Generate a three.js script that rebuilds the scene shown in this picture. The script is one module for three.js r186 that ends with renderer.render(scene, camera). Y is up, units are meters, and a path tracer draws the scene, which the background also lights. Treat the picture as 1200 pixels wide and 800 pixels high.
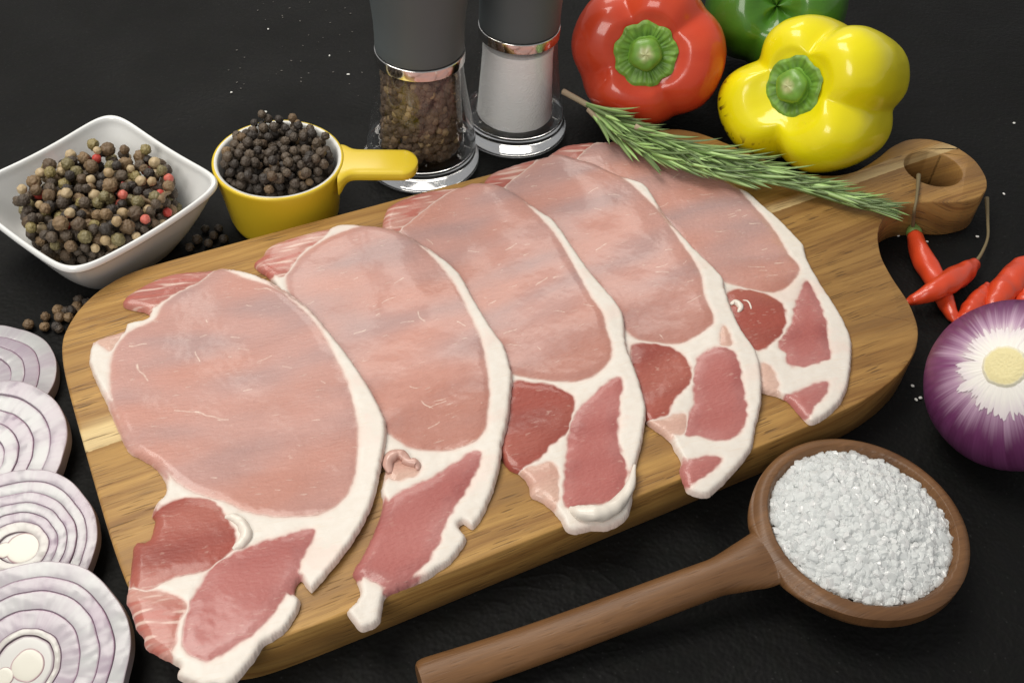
import * as THREE from 'three';
import { RectAreaLightUniformsLib } from 'three/addons/lights/RectAreaLightUniformsLib.js';
import { ImprovedNoise } from 'three/addons/math/ImprovedNoise.js';
import { mergeGeometries, mergeVertices, toCreasedNormals } from 'three/addons/utils/BufferGeometryUtils.js';

// ---------------------------------------------------------------- camera, exposure, lights
const scene = new THREE.Scene();
const renderer = new THREE.WebGLRenderer({ antialias: true });
renderer.toneMapping = THREE.LinearToneMapping;
renderer.toneMappingExposure = 1.0;
renderer.shadowMap.enabled = true;
const camera = new THREE.PerspectiveCamera(35.49, 1.5, 0.01, 20);
camera.rotation.order = 'YXZ';
camera.position.set(0, 0.35, 0);
camera.rotation.set(-47 * Math.PI / 180, 0, 4 * Math.PI / 180);
scene.add(camera);
scene.background = new THREE.Color().setRGB(0.32, 0.32, 0.32);

RectAreaLightUniformsLib.init();
function lamp(label, pos, target, w, h, intensity, color) {  // lamp panels out of view, placed to light the food and its sheen
  const g = new THREE.Group(); g.name = numbered('unseen_lamp'); scene.add(g);
  g.position.set(...pos); g.lookAt(...target);
  g.userData = { label, category: 'lamp' };
  const housing = new THREE.Mesh(new THREE.BoxGeometry(w + 0.04, h + 0.04, 0.04), new THREE.MeshStandardMaterial({ color: 0xdddddd, roughness: 0.6 }));
  housing.name = 'housing'; housing.position.z = -0.03; g.add(housing);
  const face = new THREE.Mesh(new THREE.PlaneGeometry(w, h), new THREE.MeshStandardMaterial({ color: 0x000000, emissive: color, emissiveIntensity: 1 }));
  face.name = 'diffuser'; face.position.z = -0.006; g.add(face);
  const l = new THREE.RectAreaLight(color, intensity, w, h);
  l.position.copy(g.position); l.lookAt(...target); scene.add(l);
}
const used = {};
function numbered(name) { if (!(name in used)) { used[name] = 0; return name; } used[name]++; return name + '_' + String(used[name]).padStart(3, '0'); }
lamp('unseen large square lamp panel, out of view, lighting the cutting board from above left', [-0.70, 1.55, -0.55], [0, 0, -0.35], 0.8, 0.8, 8.5, 0xfffaf0);
lamp('unseen long lamp panel, out of view beyond the mills, giving the sheen on the pork', [-0.25, 1.50, -1.85], [0, 0, -0.4], 1.0, 0.45, 5.0, 0xfff8ee);
lamp('unseen lamp panel, out of view on the near side, lighting the fronts of bowl and cup', [-0.50, 0.95, 0.65], [0, 0, -0.35], 0.6, 0.45, 7.5, 0xfffaf2);

// ---------------------------------------------------------------- helpers
let seed = 7;
function rnd() { seed = (seed + 0x6d2b79f5) | 0; let t = Math.imul(seed ^ (seed >>> 15), 1 | seed); t = (t + Math.imul(t ^ (t >>> 7), 61 | t)) ^ t; return ((t ^ (t >>> 14)) >>> 0) / 4294967296; }
const rr = (a, b) => a + (b - a) * rnd();
const PN = new ImprovedNoise();
const ns = (x, y, z = 0) => PN.noise(x, y, z);
const fbm = (x, y, z = 0, o = 4) => { let s = 0, a = 0.5; for (let i = 0; i < o; i++) { s += a * PN.noise(x, y, z + i * 7.3); x *= 2.03; y *= 2.03; a *= 0.5; } return s; };
const cl = (x, a = 0, b = 1) => Math.min(b, Math.max(a, x));
const ss = (a, b, x) => { const t = cl((x - a) / (b - a)); return t * t * (3 - 2 * t); };
const lerp = (a, b, t) => a + (b - a) * t;
const mixc = (a, b, t) => [lerp(a[0], b[0], t), lerp(a[1], b[1], t), lerp(a[2], b[2], t)];
const lin2s = (x) => { x = cl(x); return 255 * (x <= 0.0031308 ? 12.92 * x : 1.055 * Math.pow(x, 1 / 2.4) - 0.055); };
const s2l = (h) => { const c = new THREE.Color(h); return [c.r, c.g, c.b]; };
const V = (x, y, z) => new THREE.Vector3(x, y, z);
function std(o) { return new THREE.MeshStandardMaterial(o); }
function phy(o) { return new THREE.MeshPhysicalMaterial(o); }
function rgb(r, g, b) { return new THREE.Color().setRGB(r, g, b); }
function colorTex(w, h, f, repeat = false) {
  const d = new Uint8Array(w * h * 4);
  for (let j = 0; j < h; j++) for (let i = 0; i < w; i++) { const c = f(i, j), k = 4 * (j * w + i); d[k] = lin2s(c[0]); d[k + 1] = lin2s(c[1]); d[k + 2] = lin2s(c[2]); d[k + 3] = 255; }
  const t = new THREE.DataTexture(d, w, h); t.colorSpace = THREE.SRGBColorSpace; t.magFilter = THREE.LinearFilter; t.minFilter = THREE.LinearMipmapLinearFilter; t.generateMipmaps = true;
  if (repeat) t.wrapS = t.wrapT = THREE.RepeatWrapping;
  t.needsUpdate = true; return t;
}
function greyTex(w, h, f, repeat = false) {
  const d = new Uint8Array(w * h * 4);
  for (let j = 0; j < h; j++) for (let i = 0; i < w; i++) { const c = 255 * cl(f(i, j)), k = 4 * (j * w + i); d[k] = d[k + 1] = d[k + 2] = c; d[k + 3] = 255; }
  const t = new THREE.DataTexture(d, w, h); t.magFilter = THREE.LinearFilter;
  if (repeat) t.wrapS = t.wrapT = THREE.RepeatWrapping;
  t.needsUpdate = true; return t;
}
function mesh(name, geo, mat, parent = scene) { const m = new THREE.Mesh(geo, mat); m.name = parent === scene ? numbered(name) : name; m.castShadow = m.receiveShadow = true; parent.add(m); return m; }
function thing(name, label, category, pos = [0, 0, 0], group) { const g = new THREE.Group(); g.name = numbered(name); g.position.set(...pos); g.userData = { label, category }; if (group) g.userData.group = group; scene.add(g); return g; }
function tag(o, label, category, group) { o.userData = { label, category }; if (group) o.userData.group = group; return o; }
// grid surface: f(u, v) -> [x, y, z]; optional colour function and uv
function surf(nu, nv, f, { closeU = false, col, uv, flip = false } = {}) {
  const pos = [], c = [], t = [], idx = [];
  for (let j = 0; j <= nv; j++) for (let i = 0; i <= nu; i++) {
    const u = i / nu, v = j / nv, p = f(closeU && i === nu ? 0 : u, v); pos.push(...p);
    if (col) c.push(...col(u, v, p)); t.push(...(uv ? uv(u, v, p) : [u, v]));
  }
  for (let j = 0; j < nv; j++) for (let i = 0; i < nu; i++) {
    const a = j * (nu + 1) + i, b = a + 1, d = a + nu + 1, e = d + 1;
    if (flip) idx.push(a, b, d, b, e, d); else idx.push(a, d, b, b, d, e);
  }
  const g = new THREE.BufferGeometry();
  g.setAttribute('position', new THREE.Float32BufferAttribute(pos, 3));
  g.setAttribute('uv', new THREE.Float32BufferAttribute(t, 2));
  if (col) g.setAttribute('color', new THREE.Float32BufferAttribute(c, 3));
  g.setIndex(idx); g.computeVertexNormals();
  if (closeU) { const n = g.attributes.normal; for (let j = 0; j <= nv; j++) { const a = j * (nu + 1), b = a + nu; const v = V(n.getX(a) + n.getX(b), n.getY(a) + n.getY(b), n.getZ(a) + n.getZ(b)).normalize(); n.setXYZ(a, v.x, v.y, v.z); n.setXYZ(b, v.x, v.y, v.z); } }
  return g;
}
// closed polygon -> smooth closed curve through the points
function smoothPoly(pts, sub = 4) {
  const n = pts.length, out = [];
  for (let i = 0; i < n; i++) {
    const p0 = pts[(i + n - 1) % n], p1 = pts[i], p2 = pts[(i + 1) % n], p3 = pts[(i + 2) % n];
    for (let k = 0; k < sub; k++) {
      const t = k / sub, t2 = t * t, t3 = t2 * t, T = 0.42;
      const f = (a, b, c, d) => { const m1 = T * (c - a), m2 = T * (d - b); return (2 * t3 - 3 * t2 + 1) * b + (t3 - 2 * t2 + t) * m1 + (-2 * t3 + 3 * t2) * c + (t3 - t2) * m2; };
      out.push([f(p0[0], p1[0], p2[0], p3[0]), f(p0[1], p1[1], p2[1], p3[1])]);
    }
  }
  return out;
}
// signed distance, positive inside
function sdPoly(poly, x, y) {
  let d = 1e9, inside = false;
  for (let i = 0, j = poly.length - 1; i < poly.length; j = i++) {
    const ax = poly[j][0], ay = poly[j][1], ex = poly[i][0] - ax, ey = poly[i][1] - ay, wx = x - ax, wy = y - ay;
    const t = cl((wx * ex + wy * ey) / (ex * ex + ey * ey + 1e-9)), dx = wx - ex * t, dy = wy - ey * t, q = dx * dx + dy * dy;
    if (q < d) d = q;
    if ((poly[i][1] > y) !== (ay > y) && x < (poly[j][0] - poly[i][0]) * (y - poly[i][1]) / (ay - poly[i][1]) + poly[i][0]) inside = !inside;
  }
  return inside ? Math.sqrt(d) : -Math.sqrt(d);
}
function tube(pts, radii, seg = 60, rad = 14, { col, wob = 0 } = {}) {
  const curve = new THREE.CatmullRomCurve3(pts.map((p) => V(...p))), fr = curve.computeFrenetFrames(seg, false), pp = curve.getPoints(seg);
  const R = (t) => { const x = t * (radii.length - 1), i = Math.min(radii.length - 2, Math.floor(x)); return lerp(radii[i], radii[i + 1], ss(0, 1, x - i) * 0.5 + (x - i) * 0.5); };
  return surf(rad, seg + 2, (u, v) => {
    let k = Math.round(v * (seg + 2)) - 1, r = 1; if (k < 0) { k = 0; r = 0; } if (k > seg) { k = seg; r = 0; }
    r *= R(k / seg) * (1 + wob * ns(u < 1 ? Math.cos(u * 6.2832) * 1.2 : 1.2, Math.sin(u * 6.2832) * 1.2 + pts[0][0] * 90, k / seg * 9)); const a = u * 2 * Math.PI, p = pp[k], N = fr.normals[k], B = fr.binormals[k];
    return [p.x + r * (Math.cos(a) * N.x + Math.sin(a) * B.x), p.y + r * (Math.cos(a) * N.y + Math.sin(a) * B.y), p.z + r * (Math.cos(a) * N.z + Math.sin(a) * B.z)];
  }, { closeU: true, col, flip: true });
}
function lathe(profile, seg = 96) { return new THREE.LatheGeometry(profile.map((p) => new THREE.Vector2(p[0] * 0.001, p[1] * 0.001)), seg); }

// ---------------------------------------------------------------- table
{
  const S = 2048, W = 1.0;
  const hgt = new Float32Array(S * S);
  for (let j = 0; j < S; j++) for (let i = 0; i < S; i++) {
    const x = i / S * W, y = j / S * W;
    const wx = x + 0.012 * ns(x * 22, y * 22), wy = y + 0.012 * ns(x * 22, y * 22, 4);
    const layer = fbm(wx * 30, wy * 75, 1, 4), fine = ns(x * 700, y * 700, 2) * 0.5 + ns(x * 330, y * 330, 6) * 0.5, ridg = Math.pow(1 - Math.abs(ns(wx * 55, wy * 130, 9)), 9);
    hgt[j * S + i] = 0.5 + 0.20 * layer + 0.20 * fine + 0.16 * ridg * ss(0.0, 0.35, ns(x * 9, y * 9, 3));
  }
  const col = colorTex(S, S, (i, j) => {
    const x = i / S * W, y = j / S * W, n = 0.5 + fbm(x * 14, y * 14, 20, 5), k = 0.0048 * (0.75 + 0.5 * n), sp = ns(x * 900, y * 900, 30) > 0.62 ? 0.02 : 0;
    return [k + sp, k * 1.02 + sp, k * 0.98 + sp];
  });
  const bump = greyTex(S, S, (i, j) => hgt[j * S + i]);
  const rough = greyTex(1024, 1024, (i, j) => 0.62 + 0.2 * fbm(i / 1024 * 20, j / 1024 * 20, 40, 4) + 0.05 * ns(i * 0.6, j * 0.6, 3));
  const g = new THREE.BoxGeometry(2.0, 0.03, 2.0);
  const p = g.attributes.position, uv = g.attributes.uv;
  for (let i = 0; i < p.count; i++) uv.setXY(i, (p.getX(i) + 1) * 0.5 / 0.5 - 0.5, (p.getZ(i) + 1) / 1.0 - 0.5);
  for (const t of [col, bump, rough]) t.wrapS = t.wrapT = THREE.MirroredRepeatWrapping;
  const t = mesh('table_surface', g, phy({ map: col, bumpMap: bump, bumpScale: 0.0013, roughnessMap: rough, roughness: 1.0, specularIntensity: 0.32 }));
  t.position.set(0, -0.015, -0.4); t.userData = { kind: 'structure', label: 'matt black slate table top under everything' };
}

// ---------------------------------------------------------------- cutting board
const TH = 29.3 * Math.PI / 180, BT = 22;                      // board direction and its top height (mm)
const toUV = (x, z) => [x * Math.cos(TH) - z * Math.sin(TH), x * Math.sin(TH) + z * Math.cos(TH)];
const toXZ = (u, v) => [u * Math.cos(TH) + v * Math.sin(TH), -u * Math.sin(TH) + v * Math.cos(TH)];
const boardPts = [[-22, -310], [-21, -332], [-18, -345], [-10, -357], [1, -366], [16, -371.5], [45, -372.5], [132, -372.3], [220, -372], [275, -371.5], [294, -369], [305, -361], [314, -347], [323, -330], [334, -313], [348, -304], [362, -302], [379, -306], [393, -311], [406, -312.5], [417, -308], [425, -298], [426.5, -285], [422, -272], [415, -264], [406, -260.5], [393, -262], [379, -268], [366, -271], [353, -268], [341, -259], [332, -246], [327, -232], [323, -216], [316, -202], [305, -191.5], [289, -184], [266, -179], [230, -177.5], [170, -177], [110, -177], [60, -177], [24, -177.5], [8, -179], [-4, -184], [-13, -194], [-18.5, -207], [-21, -222], [-22, -250]];
const boardOutline = smoothPoly(boardPts, 4);
function angle(p, side) { let a = Math.atan2(side * (p[1] + 288), p[0] - 401); if (a < -Math.PI / 2) a += 2 * Math.PI; return a; }   // round the hole, from its right end over this plank's side
function clipLine(poly, side, grow = 0) {                                 // half of the outline on one side of the glue joint
  const f = (p) => side * (p[1] - (-280.5 - 12 * (p[0] + 22) / 345)) + grow, out = [];
  for (let i = 0; i < poly.length; i++) {
    const a = poly[i], b = poly[(i + 1) % poly.length], fa = f(a), fb = f(b);
    if (fa >= 0) out.push(a);
    if ((fa >= 0) !== (fb >= 0)) { const t = fa / (fa - fb); out.push([lerp(a[0], b[0], t), lerp(a[1], b[1], t)]); }
  }
  return out;
}
const woodW = 2048, woodH = 1024;
function woodGrain(u, v, k) {                                   // mm along, mm across
  const w = v + 5 * ns(u / 130, v / 60, k) + 1.6 * ns(u / 40, v / 18, k + 3);
  const ring = Math.sin(w * 0.55 + 5 * ns(u / 260, v / 34, k + 5)) * 0.5 + 0.5;
  const streak = fbm(u / 60, w / 2.2, k + 9, 4), fib = ns(u / 9, v / 0.35, k + 11), broad = ns(u / 120, w / 16, k + 21);
  const pore = ss(0.26, 0.46, ns(u / 12, v / 0.5, k + 15)) * ss(-0.35, 0.2, ns(u / 45, v / 12, k + 17));
  return { ring, streak, fib, broad, pore };
}
const cuts = []; for (let i = 0; i < 46; i++) { const u = rr(-10, 330), v = rr(-365, -185), a = rr(-0.5, 0.5) + (rnd() < 0.5 ? 1.1 : 0), L = rr(8, 45); cuts.push([u, v, u + L * Math.cos(a), v + L * Math.sin(a)]); }
const cutMask = new Float32Array(woodW * woodH);
for (const c of cuts) { const n = Math.ceil(Math.hypot(c[2] - c[0], c[3] - c[1]) / 0.1), st = rr(0.3, 1); for (let k = 0; k <= n; k++) { const i = Math.round((lerp(c[0], c[2], k / n) + 30) / 470 * woodW), j = Math.round((lerp(c[1], c[3], k / n) + 0.5 * ns(k / 90, c[0], 1) + 385) / 220 * woodH); if (i >= 0 && j >= 0 && i < woodW && j < woodH) cutMask[j * woodW + i] = st; } }
const boardTex = colorTex(woodW, woodH, (i, j) => {
  const u = -30 + i / woodW * 470, v = -385 + j / woodH * 220, joint = -280.5 - 12 * (u + 22) / 345;
  const near = v > joint, g = woodGrain(u, v, near ? 2 : 50);
  let c = mixc([0.26, 0.127, 0.033], [0.53, 0.308, 0.090], cl(0.5 + 1.0 * g.streak + 0.35 * (g.ring - 0.5) + 0.5 * g.broad));
  c = mixc(c, [0.20, 0.098, 0.034], 0.7 * ss(0.0, 0.5, g.broad + 0.6 * g.streak));
  if (!near) { const sap = ss(15, 9, joint - v + 2.2 * ns(u / 30, v / 5, 4) + 7 * ss(60, 260, u)) ; c = mixc(c, [0.72, 0.55, 0.27], sap * (0.8 + 0.35 * g.streak)); }
  const st2 = Math.abs(v + 301.5 - 2 * ns(u / 40, 0.3, 8)); if (u > 330) c = mixc(c, [0.55, 0.37, 0.17], 0.8 * ss(1.2, 0.3, st2) * ss(330, 345, u) * ss(400, 380, u));
  const end = ss(150, 330, u + 30 * g.broad) * 0.75; c = mixc(c, [c[0] * 0.78, c[1] * 0.74, c[2] * 0.72], end);
  const k = 1 + 0.16 * g.fib; c = [c[0] * k, c[1] * k, c[2] * k];
  c = mixc(c, [0.10, 0.05, 0.018], 0.75 * g.pore);
  c = mixc(c, [c[0] * 0.72, c[1] * 0.68, c[2] * 0.62], cutMask[j * woodW + i]);
  const kn = Math.hypot((u - 205) / 1.4, v + 186.5); c = mixc(c, [0.06, 0.03, 0.012], ss(1.5, 0.6, kn));
  return c;
});
const boardBump = greyTex(woodW, woodH, (i, j) => {
  const u = -30 + i / woodW * 470, v = -385 + j / woodH * 220, g = woodGrain(u, v, v > -280.5 - 12 * (u + 22) / 345 ? 2 : 50);
  return 0.6 + 0.15 * g.fib + 0.1 * g.streak - 0.5 * g.pore - 0.5 * cutMask[j * woodW + i];
});
const boardMat = std({ map: boardTex, bumpMap: boardBump, bumpScale: 0.0003, roughness: 0.52 });
{
  const b = thing('cutting_board', 'long wooden cutting board with round pierced handle under the pork slices', 'cutting board');
  const bev = 0.0012;
  for (const [side, name] of [[1, 'plank'], [-1, 'plank']]) {
    const poly = clipLine(boardOutline, side, 1.2 - 0.03), sh = new THREE.Shape();
    // the glue joint runs through the hole of the handle: let the cut edge follow the hole there
    const J = (u) => -280.5 - 12 * (u + 22) / 345 - side * 1.17, out = [];
    for (let i = 0; i < poly.length; i++) {
      const p = poly[i], q = poly[(i + 1) % poly.length]; out.push(p);
      if (Math.hypot(p[0] - q[0], p[1] - q[1]) > 150 && Math.abs(p[1] - J(p[0])) < 1 && Math.abs(q[1] - J(q[0])) < 1) {
        const arc = []; for (let k = 0; k < 90; k++) { const a = Math.PI / 2 * -side + k / 90 * 2 * Math.PI, h = [401 + 14.5 * Math.cos(a), -288 + 14.5 * Math.sin(a)]; if (side * (h[1] - J(h[0])) > 0) arc.push(h); }
        arc.sort((m, n) => angle(m, side) - angle(n, side));
        if (p[0] < q[0]) arc.reverse();
        out.push(...arc);
      }
    }
    sh.setFromPoints(out.map((p) => new THREE.Vector2(p[0] / 1000, p[1] / 1000)));
    const shape = sh;
    const geo0 = new THREE.ExtrudeGeometry(shape, { depth: BT / 1000 - 2 * bev, bevelEnabled: true, bevelThickness: bev, bevelSize: bev, bevelOffset: -bev, bevelSegments: 4, steps: 1 });
    geo0.rotateX(Math.PI / 2);                                   // shape y -> z, depth -> -y
    geo0.translate(0, BT / 1000 - bev, 0);
    const geo = geo0, p = geo.attributes.position, uv = geo.attributes.uv;
    for (let i = 0; i < p.count; i++) {
      const u = p.getX(i) * 1000, v = p.getZ(i) * 1000, d = BT - p.getY(i) * 1000;
      uv.setXY(i, (u + 30) / 470, (v + (v > -275 ? -1 : 1) * d * 0.9 + 385) / 220);
      const [x, z] = toXZ(u, v); p.setXYZ(i, x / 1000, p.getY(i), z / 1000);
    }
    geo.deleteAttribute('normal');
    const g2 = toCreasedNormals(geo, 0.7);
    mesh(name, g2, boardMat, b);
  }
}

// ---------------------------------------------------------------- pork slices
const MEAT = {
  loin: [[0.535, 0.302, 0.265], [0.435, 0.275, 0.258], [0.555, 0.268, 0.212]],
  dark: [[0.34, 0.074, 0.053], [0.27, 0.055, 0.041], [0.40, 0.12, 0.088]],
  tail: [[0.43, 0.145, 0.13], [0.34, 0.098, 0.09], [0.48, 0.21, 0.195]],
  chain: [[0.50, 0.195, 0.155], [0.40, 0.13, 0.105], [0.56, 0.30, 0.25]],
  pale: [[0.62, 0.40, 0.32], [0.55, 0.30, 0.24], [0.68, 0.48, 0.40]],
};
const PART = { loin: 'loin_muscle', dark: 'dark_muscle', tail: 'tail_muscle', chain: 'side_muscle', pale: 'pale_muscle' };
const stack = [];                                               // slices laid so far, lowest first: { x0, z0, n, m, top, inside }
const CELL = 0.75;
function stackTop(x, z) {
  let h = -1e9;
  for (const s of stack) {
    const a = (x - s.x0) / CELL, b = (z - s.z0) / CELL, i = Math.floor(a), j = Math.floor(b);
    if (i < 0 || j < 0 || i >= s.n - 1 || j >= s.m - 1) continue;
    const k = j * s.n + i; if (s.sd[k] < 0.2) continue;
    const fx = a - i, fz = b - j;
    h = Math.max(h, lerp(lerp(s.top[k], s.top[k + 1], fx), lerp(s.top[k + s.n], s.top[k + s.n + 1], fx), fz));
  }
  return h;
}
function porkSlice(label, id, outline, muscles, opt = {}) {
  const poly = smoothPoly(outline, 4), ms = muscles.map(([kind, p, o]) => ({ kind, poly: smoothPoly(p, 4), ...(o || {}) }));
  let x0 = 1e9, x1 = -1e9, z0 = 1e9, z1 = -1e9;
  for (const [x, z] of poly) { x0 = Math.min(x0, x); x1 = Math.max(x1, x); z0 = Math.min(z0, z); z1 = Math.max(z1, z); }
  x0 -= 4; z0 -= 4; const n = Math.ceil((x1 + 4 - x0) / CELL) + 1, m = Math.ceil((z1 + 4 - z0) / CELL) + 1, N = n * m;
  const sd = new Float32Array(N), base = new Float32Array(N), top = new Float32Array(N), msd = ms.map(() => new Float32Array(N)), mx = new Float32Array(N);
  for (let j = 0; j < m; j++) for (let i = 0; i < n; i++) {
    const k = j * n + i, x = x0 + i * CELL, z = z0 + j * CELL;
    sd[k] = sdPoly(poly, x, z) + 0.3 * ns(x / 3.1, z / 3.1, id) + 0.2 * ns(x / 1.3, z / 1.3, id + 40);
    mx[k] = -99;
    ms.forEach((q, r) => { const d = sdPoly(q.poly, x, z) + (q.kind === 'loin' ? -0.2 : q.kind === 'chain' ? 1.7 : 0.6) + (q.kind === 'loin' ? 0.35 : 0.8) * ns(x / 3.6, z / 3.6, id + r * 3 + 9) + (q.kind === 'loin' ? 0.1 : 0.2) * ns(x / 1.9, z / 1.9, id + r); msd[r][k] = d + 1.7 * ss(2.4, 0.9, sd[k]); mx[k] = Math.max(mx[k], msd[r][k]); });
    const [bu, bv] = toUV(x, z), bd = sdPoly(boardPts, bu, bv);
    base[k] = Math.max(BT + (bd < 0 ? -Math.min(7, 0.28 * -bd) : 0), stackTop(x, z));
  }
  // a soft sheet: it bridges over what it lies on with a limited slope
  const S = 0.13 * CELL, D = S * Math.SQRT2;
  for (let pass = 0; pass < 2; pass++) {
    for (let j = 0; j < m; j++) for (let i = 0; i < n; i++) { const k = j * n + i; if (i) base[k] = Math.max(base[k], base[k - 1] - S); if (j) { base[k] = Math.max(base[k], base[k - n] - S); if (i) base[k] = Math.max(base[k], base[k - n - 1] - D); if (i < n - 1) base[k] = Math.max(base[k], base[k - n + 1] - D); } }
    for (let j = m - 1; j >= 0; j--) for (let i = n - 1; i >= 0; i--) { const k = j * n + i; if (i < n - 1) base[k] = Math.max(base[k], base[k + 1] - S); if (j < m - 1) { base[k] = Math.max(base[k], base[k + n] - S); if (i) base[k] = Math.max(base[k], base[k + n - 1] - D); if (i < n - 1) base[k] = Math.max(base[k], base[k + n + 1] - D); } }
  }
  const blur = (A, times) => { for (let it = 0; it < times; it++) { const c = Float32Array.from(A); for (let j = 1; j < m - 1; j++) for (let i = 1; i < n - 1; i++) { const k = j * n + i; A[k] = 0.5 * c[k] + 0.125 * (c[k - 1] + c[k + 1] + c[k - n] + c[k + n]); } } };
  const smooth = Float32Array.from(base); blur(smooth, 60);
  for (let k = 0; k < N; k++) smooth[k] = Math.max(smooth[k], base[k]);
  blur(smooth, 70);
  for (let j = 0; j < m; j++) for (let i = 0; i < n; i++) {
    const k = j * n + i, x = x0 + i * CELL, z = z0 + j * CELL;
    base[k] = smooth[k] + 0.3;
    const R = mx[k] < 0 ? 1.9 : 3.8, e = sd[k] >= R ? 1 : sd[k] <= 0 ? 0 : Math.sqrt(1 - (1 - sd[k] / R) ** 2);
    const edge = Math.abs(mx[k]), isFat = mx[k] < 0;
    let t = 2.7 + 0.40 * ns(x / 17, z / 17, id + 3) + 0.12 * 0.5 * ns(x / 6, z / 6, id + 5);
    t += isFat ? 0.15 * ss(0, 2.5, -mx[k]) + 0.08 * ns(x / 2.6, z / 2.6, id + 7) : 0.25 * ss(0, 4, mx[k]) + 0.04 * ns(x / 2.2, z / 2.2, id + 8);
    t -= 0.14 * Math.exp(-((edge / 0.9) ** 2));
    if (opt.lift) t += opt.lift(x, z);
    top[k] = base[k] + t * e;
  }
  const at = (A, i, j) => A[j * n + i];
  // one colour and one relief texture for this slice, from the same outlines
  const TW = Math.round((n - 1) * CELL / 0.21), TH2 = Math.round((m - 1) * CELL / 0.21);
  const bil = (A, a, b) => { const i = Math.min(n - 2, Math.floor(a)), j = Math.min(m - 2, Math.floor(b)), fx = a - i, fz = b - j, k = j * n + i; return lerp(lerp(A[k], A[k + 1], fx), lerp(A[k + n], A[k + n + 1], fx), fz); };
  const ca = Math.cos(opt.fibre ?? 0.35), sa = Math.sin(opt.fibre ?? 0.35);
  const veins = [...(opt.veins || [])];
  const fa = opt.fibre ?? 0.35, L0 = ms[0].poly;                 // short pale threads of fat across the loin, along its fibres
  for (let i = 0, tries = 0; i < 16 && tries < 200; tries++) { const x = x0 + rnd() * (x1 - x0), z = z0 + rnd() * (z1 - z0); if (sdPoly(L0, x, z) < 3) continue; const a = -fa + rr(-0.5, 0.5) + (rnd() < 0.2 ? 1 : 0), l = rr(1.5, 7); veins.push([x, z, x + l * Math.cos(a), z + l * Math.sin(a), rr(0.22, 0.4)]); i++; }
  const relief = new Float32Array(TW * TH2);
  const colors = colorTex(TW, TH2, (i, j) => {
    const a = (i + 0.5) / TW * (n - 1), b = (j + 0.5) / TH2 * (m - 1), x = x0 + a * CELL, z = z0 + b * CELL;
    const out = bil(sd, a, b); if (out < -2.5) return [0.7, 0.6, 0.5];
    const fine = ns(x / 0.7, z / 0.7, id + 60), mid = fbm(x / 4, z / 4, id + 61, 3), fx = x * ca - z * sa, fz = x * sa + z * ca, big = ns(fx / 34, fz / 13, id + 62), big2 = ns(fx / 48, fz / 17, id + 63);
    const fibre = ns(fx / 5.5, fz / 0.75, id + 64), fib2 = ns(fx / 9, fz / 1.6, id + 65);
    let fat = mixc([0.73, 0.665, 0.595], [0.77, 0.725, 0.665], cl(0.5 + 1.1 * mid));
    fat = mixc(fat, [0.76, 0.60, 0.53], 0.5 * ss(0.12, 0.55, big + 0.6 * mid)); fat = mixc(fat, [0.72, 0.62, 0.52], 0.45 * ss(0.3, 0.55, ns(fx / 7, fz / 0.8, id + 97)));
    fat = mixc(fat, [0.74, 0.46, 0.38], 0.30 * ss(1.6, 0.1, out));
    let c = fat, rel = 0.5 + 0.10 * mid + 0.06 * fine + 0.08 * fib2;
    let best = -1, bd = -9, b2 = -9;
    for (let r = 0; r < ms.length; r++) { const d = bil(msd[r], a, b); if (d > bd) { b2 = bd; bd = d; best = r; } else if (d > b2) b2 = d; }
    if (bd > -2) {
      const M = MEAT[ms[best].kind], loin = ms[best].kind === 'loin';
      let q = mixc(M[0], M[1], cl(0.45 + 1.5 * big + 0.22 * mid)); q = mixc(q, M[2], cl(0.35 + 1.5 * big2 + 0.2 * mid) * 0.85);
      if (loin) { q = mixc(q, [0.66, 0.44, 0.37], 0.22 * ss(2.0, 0, bd)); const w2 = toUV(x, z)[1] + 16 * big + 14 * mid; q = mixc(q, [0.40, 0.150, 0.104], (opt.red ?? 0.7) * ss(-275, -228, w2)); }
      const k = 1 + 0.045 * fibre + 0.04 * fine + 0.04 * fib2; q = [q[0] * k, q[1] * k, q[2] * k];
      const marb = ss(0.40, 0.60, ns(fx / 4.2, fz / 0.9, id + 70) + 0.15 * fine) * ss(-0.05, 0.35, ns(x / 9, z / 9, id + 71));
      q = mixc(q, [0.80, 0.66, 0.57], (loin ? 0.32 : 0.15) * marb);
      if (ms[best].kind === 'chain') q = mixc(q, ns(fx / 12, fz / 1.9, id + 90) > 0 ? [0.46, 0.12, 0.09] : [0.76, 0.58, 0.50], 0.7 * ss(0.12, 0.45, Math.abs(ns(fx / 12, fz / 1.9, id + 90))));
      if (!loin) { const st = ns(x / 7, z / 7, id + 92); q = mixc(q, [0.74, 0.58, 0.49], 0.22 * ss(0.28, 0.5, ns(fx / 3, fz / 1.1, id + 93) + 0.2 * fine) * ss(0.05, 0.4, st)); q = mixc(q, ms[best].kind === 'tail' ? [0.42, 0.12, 0.105] : q, 0.55 * ss(2, 7, bd + 4 * mid)); }
      for (const v of veins) { const d = sdSeg(v, x + 1.4 * ns(x / 6, z / 6, 5), z + 1.4 * ns(x / 6, z / 6, 8)); q = mixc(q, [0.80, 0.66, 0.56], (0.55 + 0.5 * ns(x / 2, z / 2, 4)) * ss(v[4] || 0.4, 0.05, d + 0.15 * fine)); }
      const feather = bd + 0.12 * ns(x / 1.7, z / 1.7, id + 77) + 0.06 * fibre + (loin ? 0 : 0.7 * Math.max(0, ns(x / 4.2, z / 4.2, id + 78)));
      fat = mixc(fat, [0.74, 0.50, 0.43], 0.38 * ss(-2, 0, bd)); let w = ss(-0.85, loin ? 0.8 : 0.65, feather);
      if (b2 > -1.5) w *= 1 - 0.8 * ss(0.75, 0.15, bd - b2 + 0.3 * mid) * ss(-1.5, 0, b2);
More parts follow.
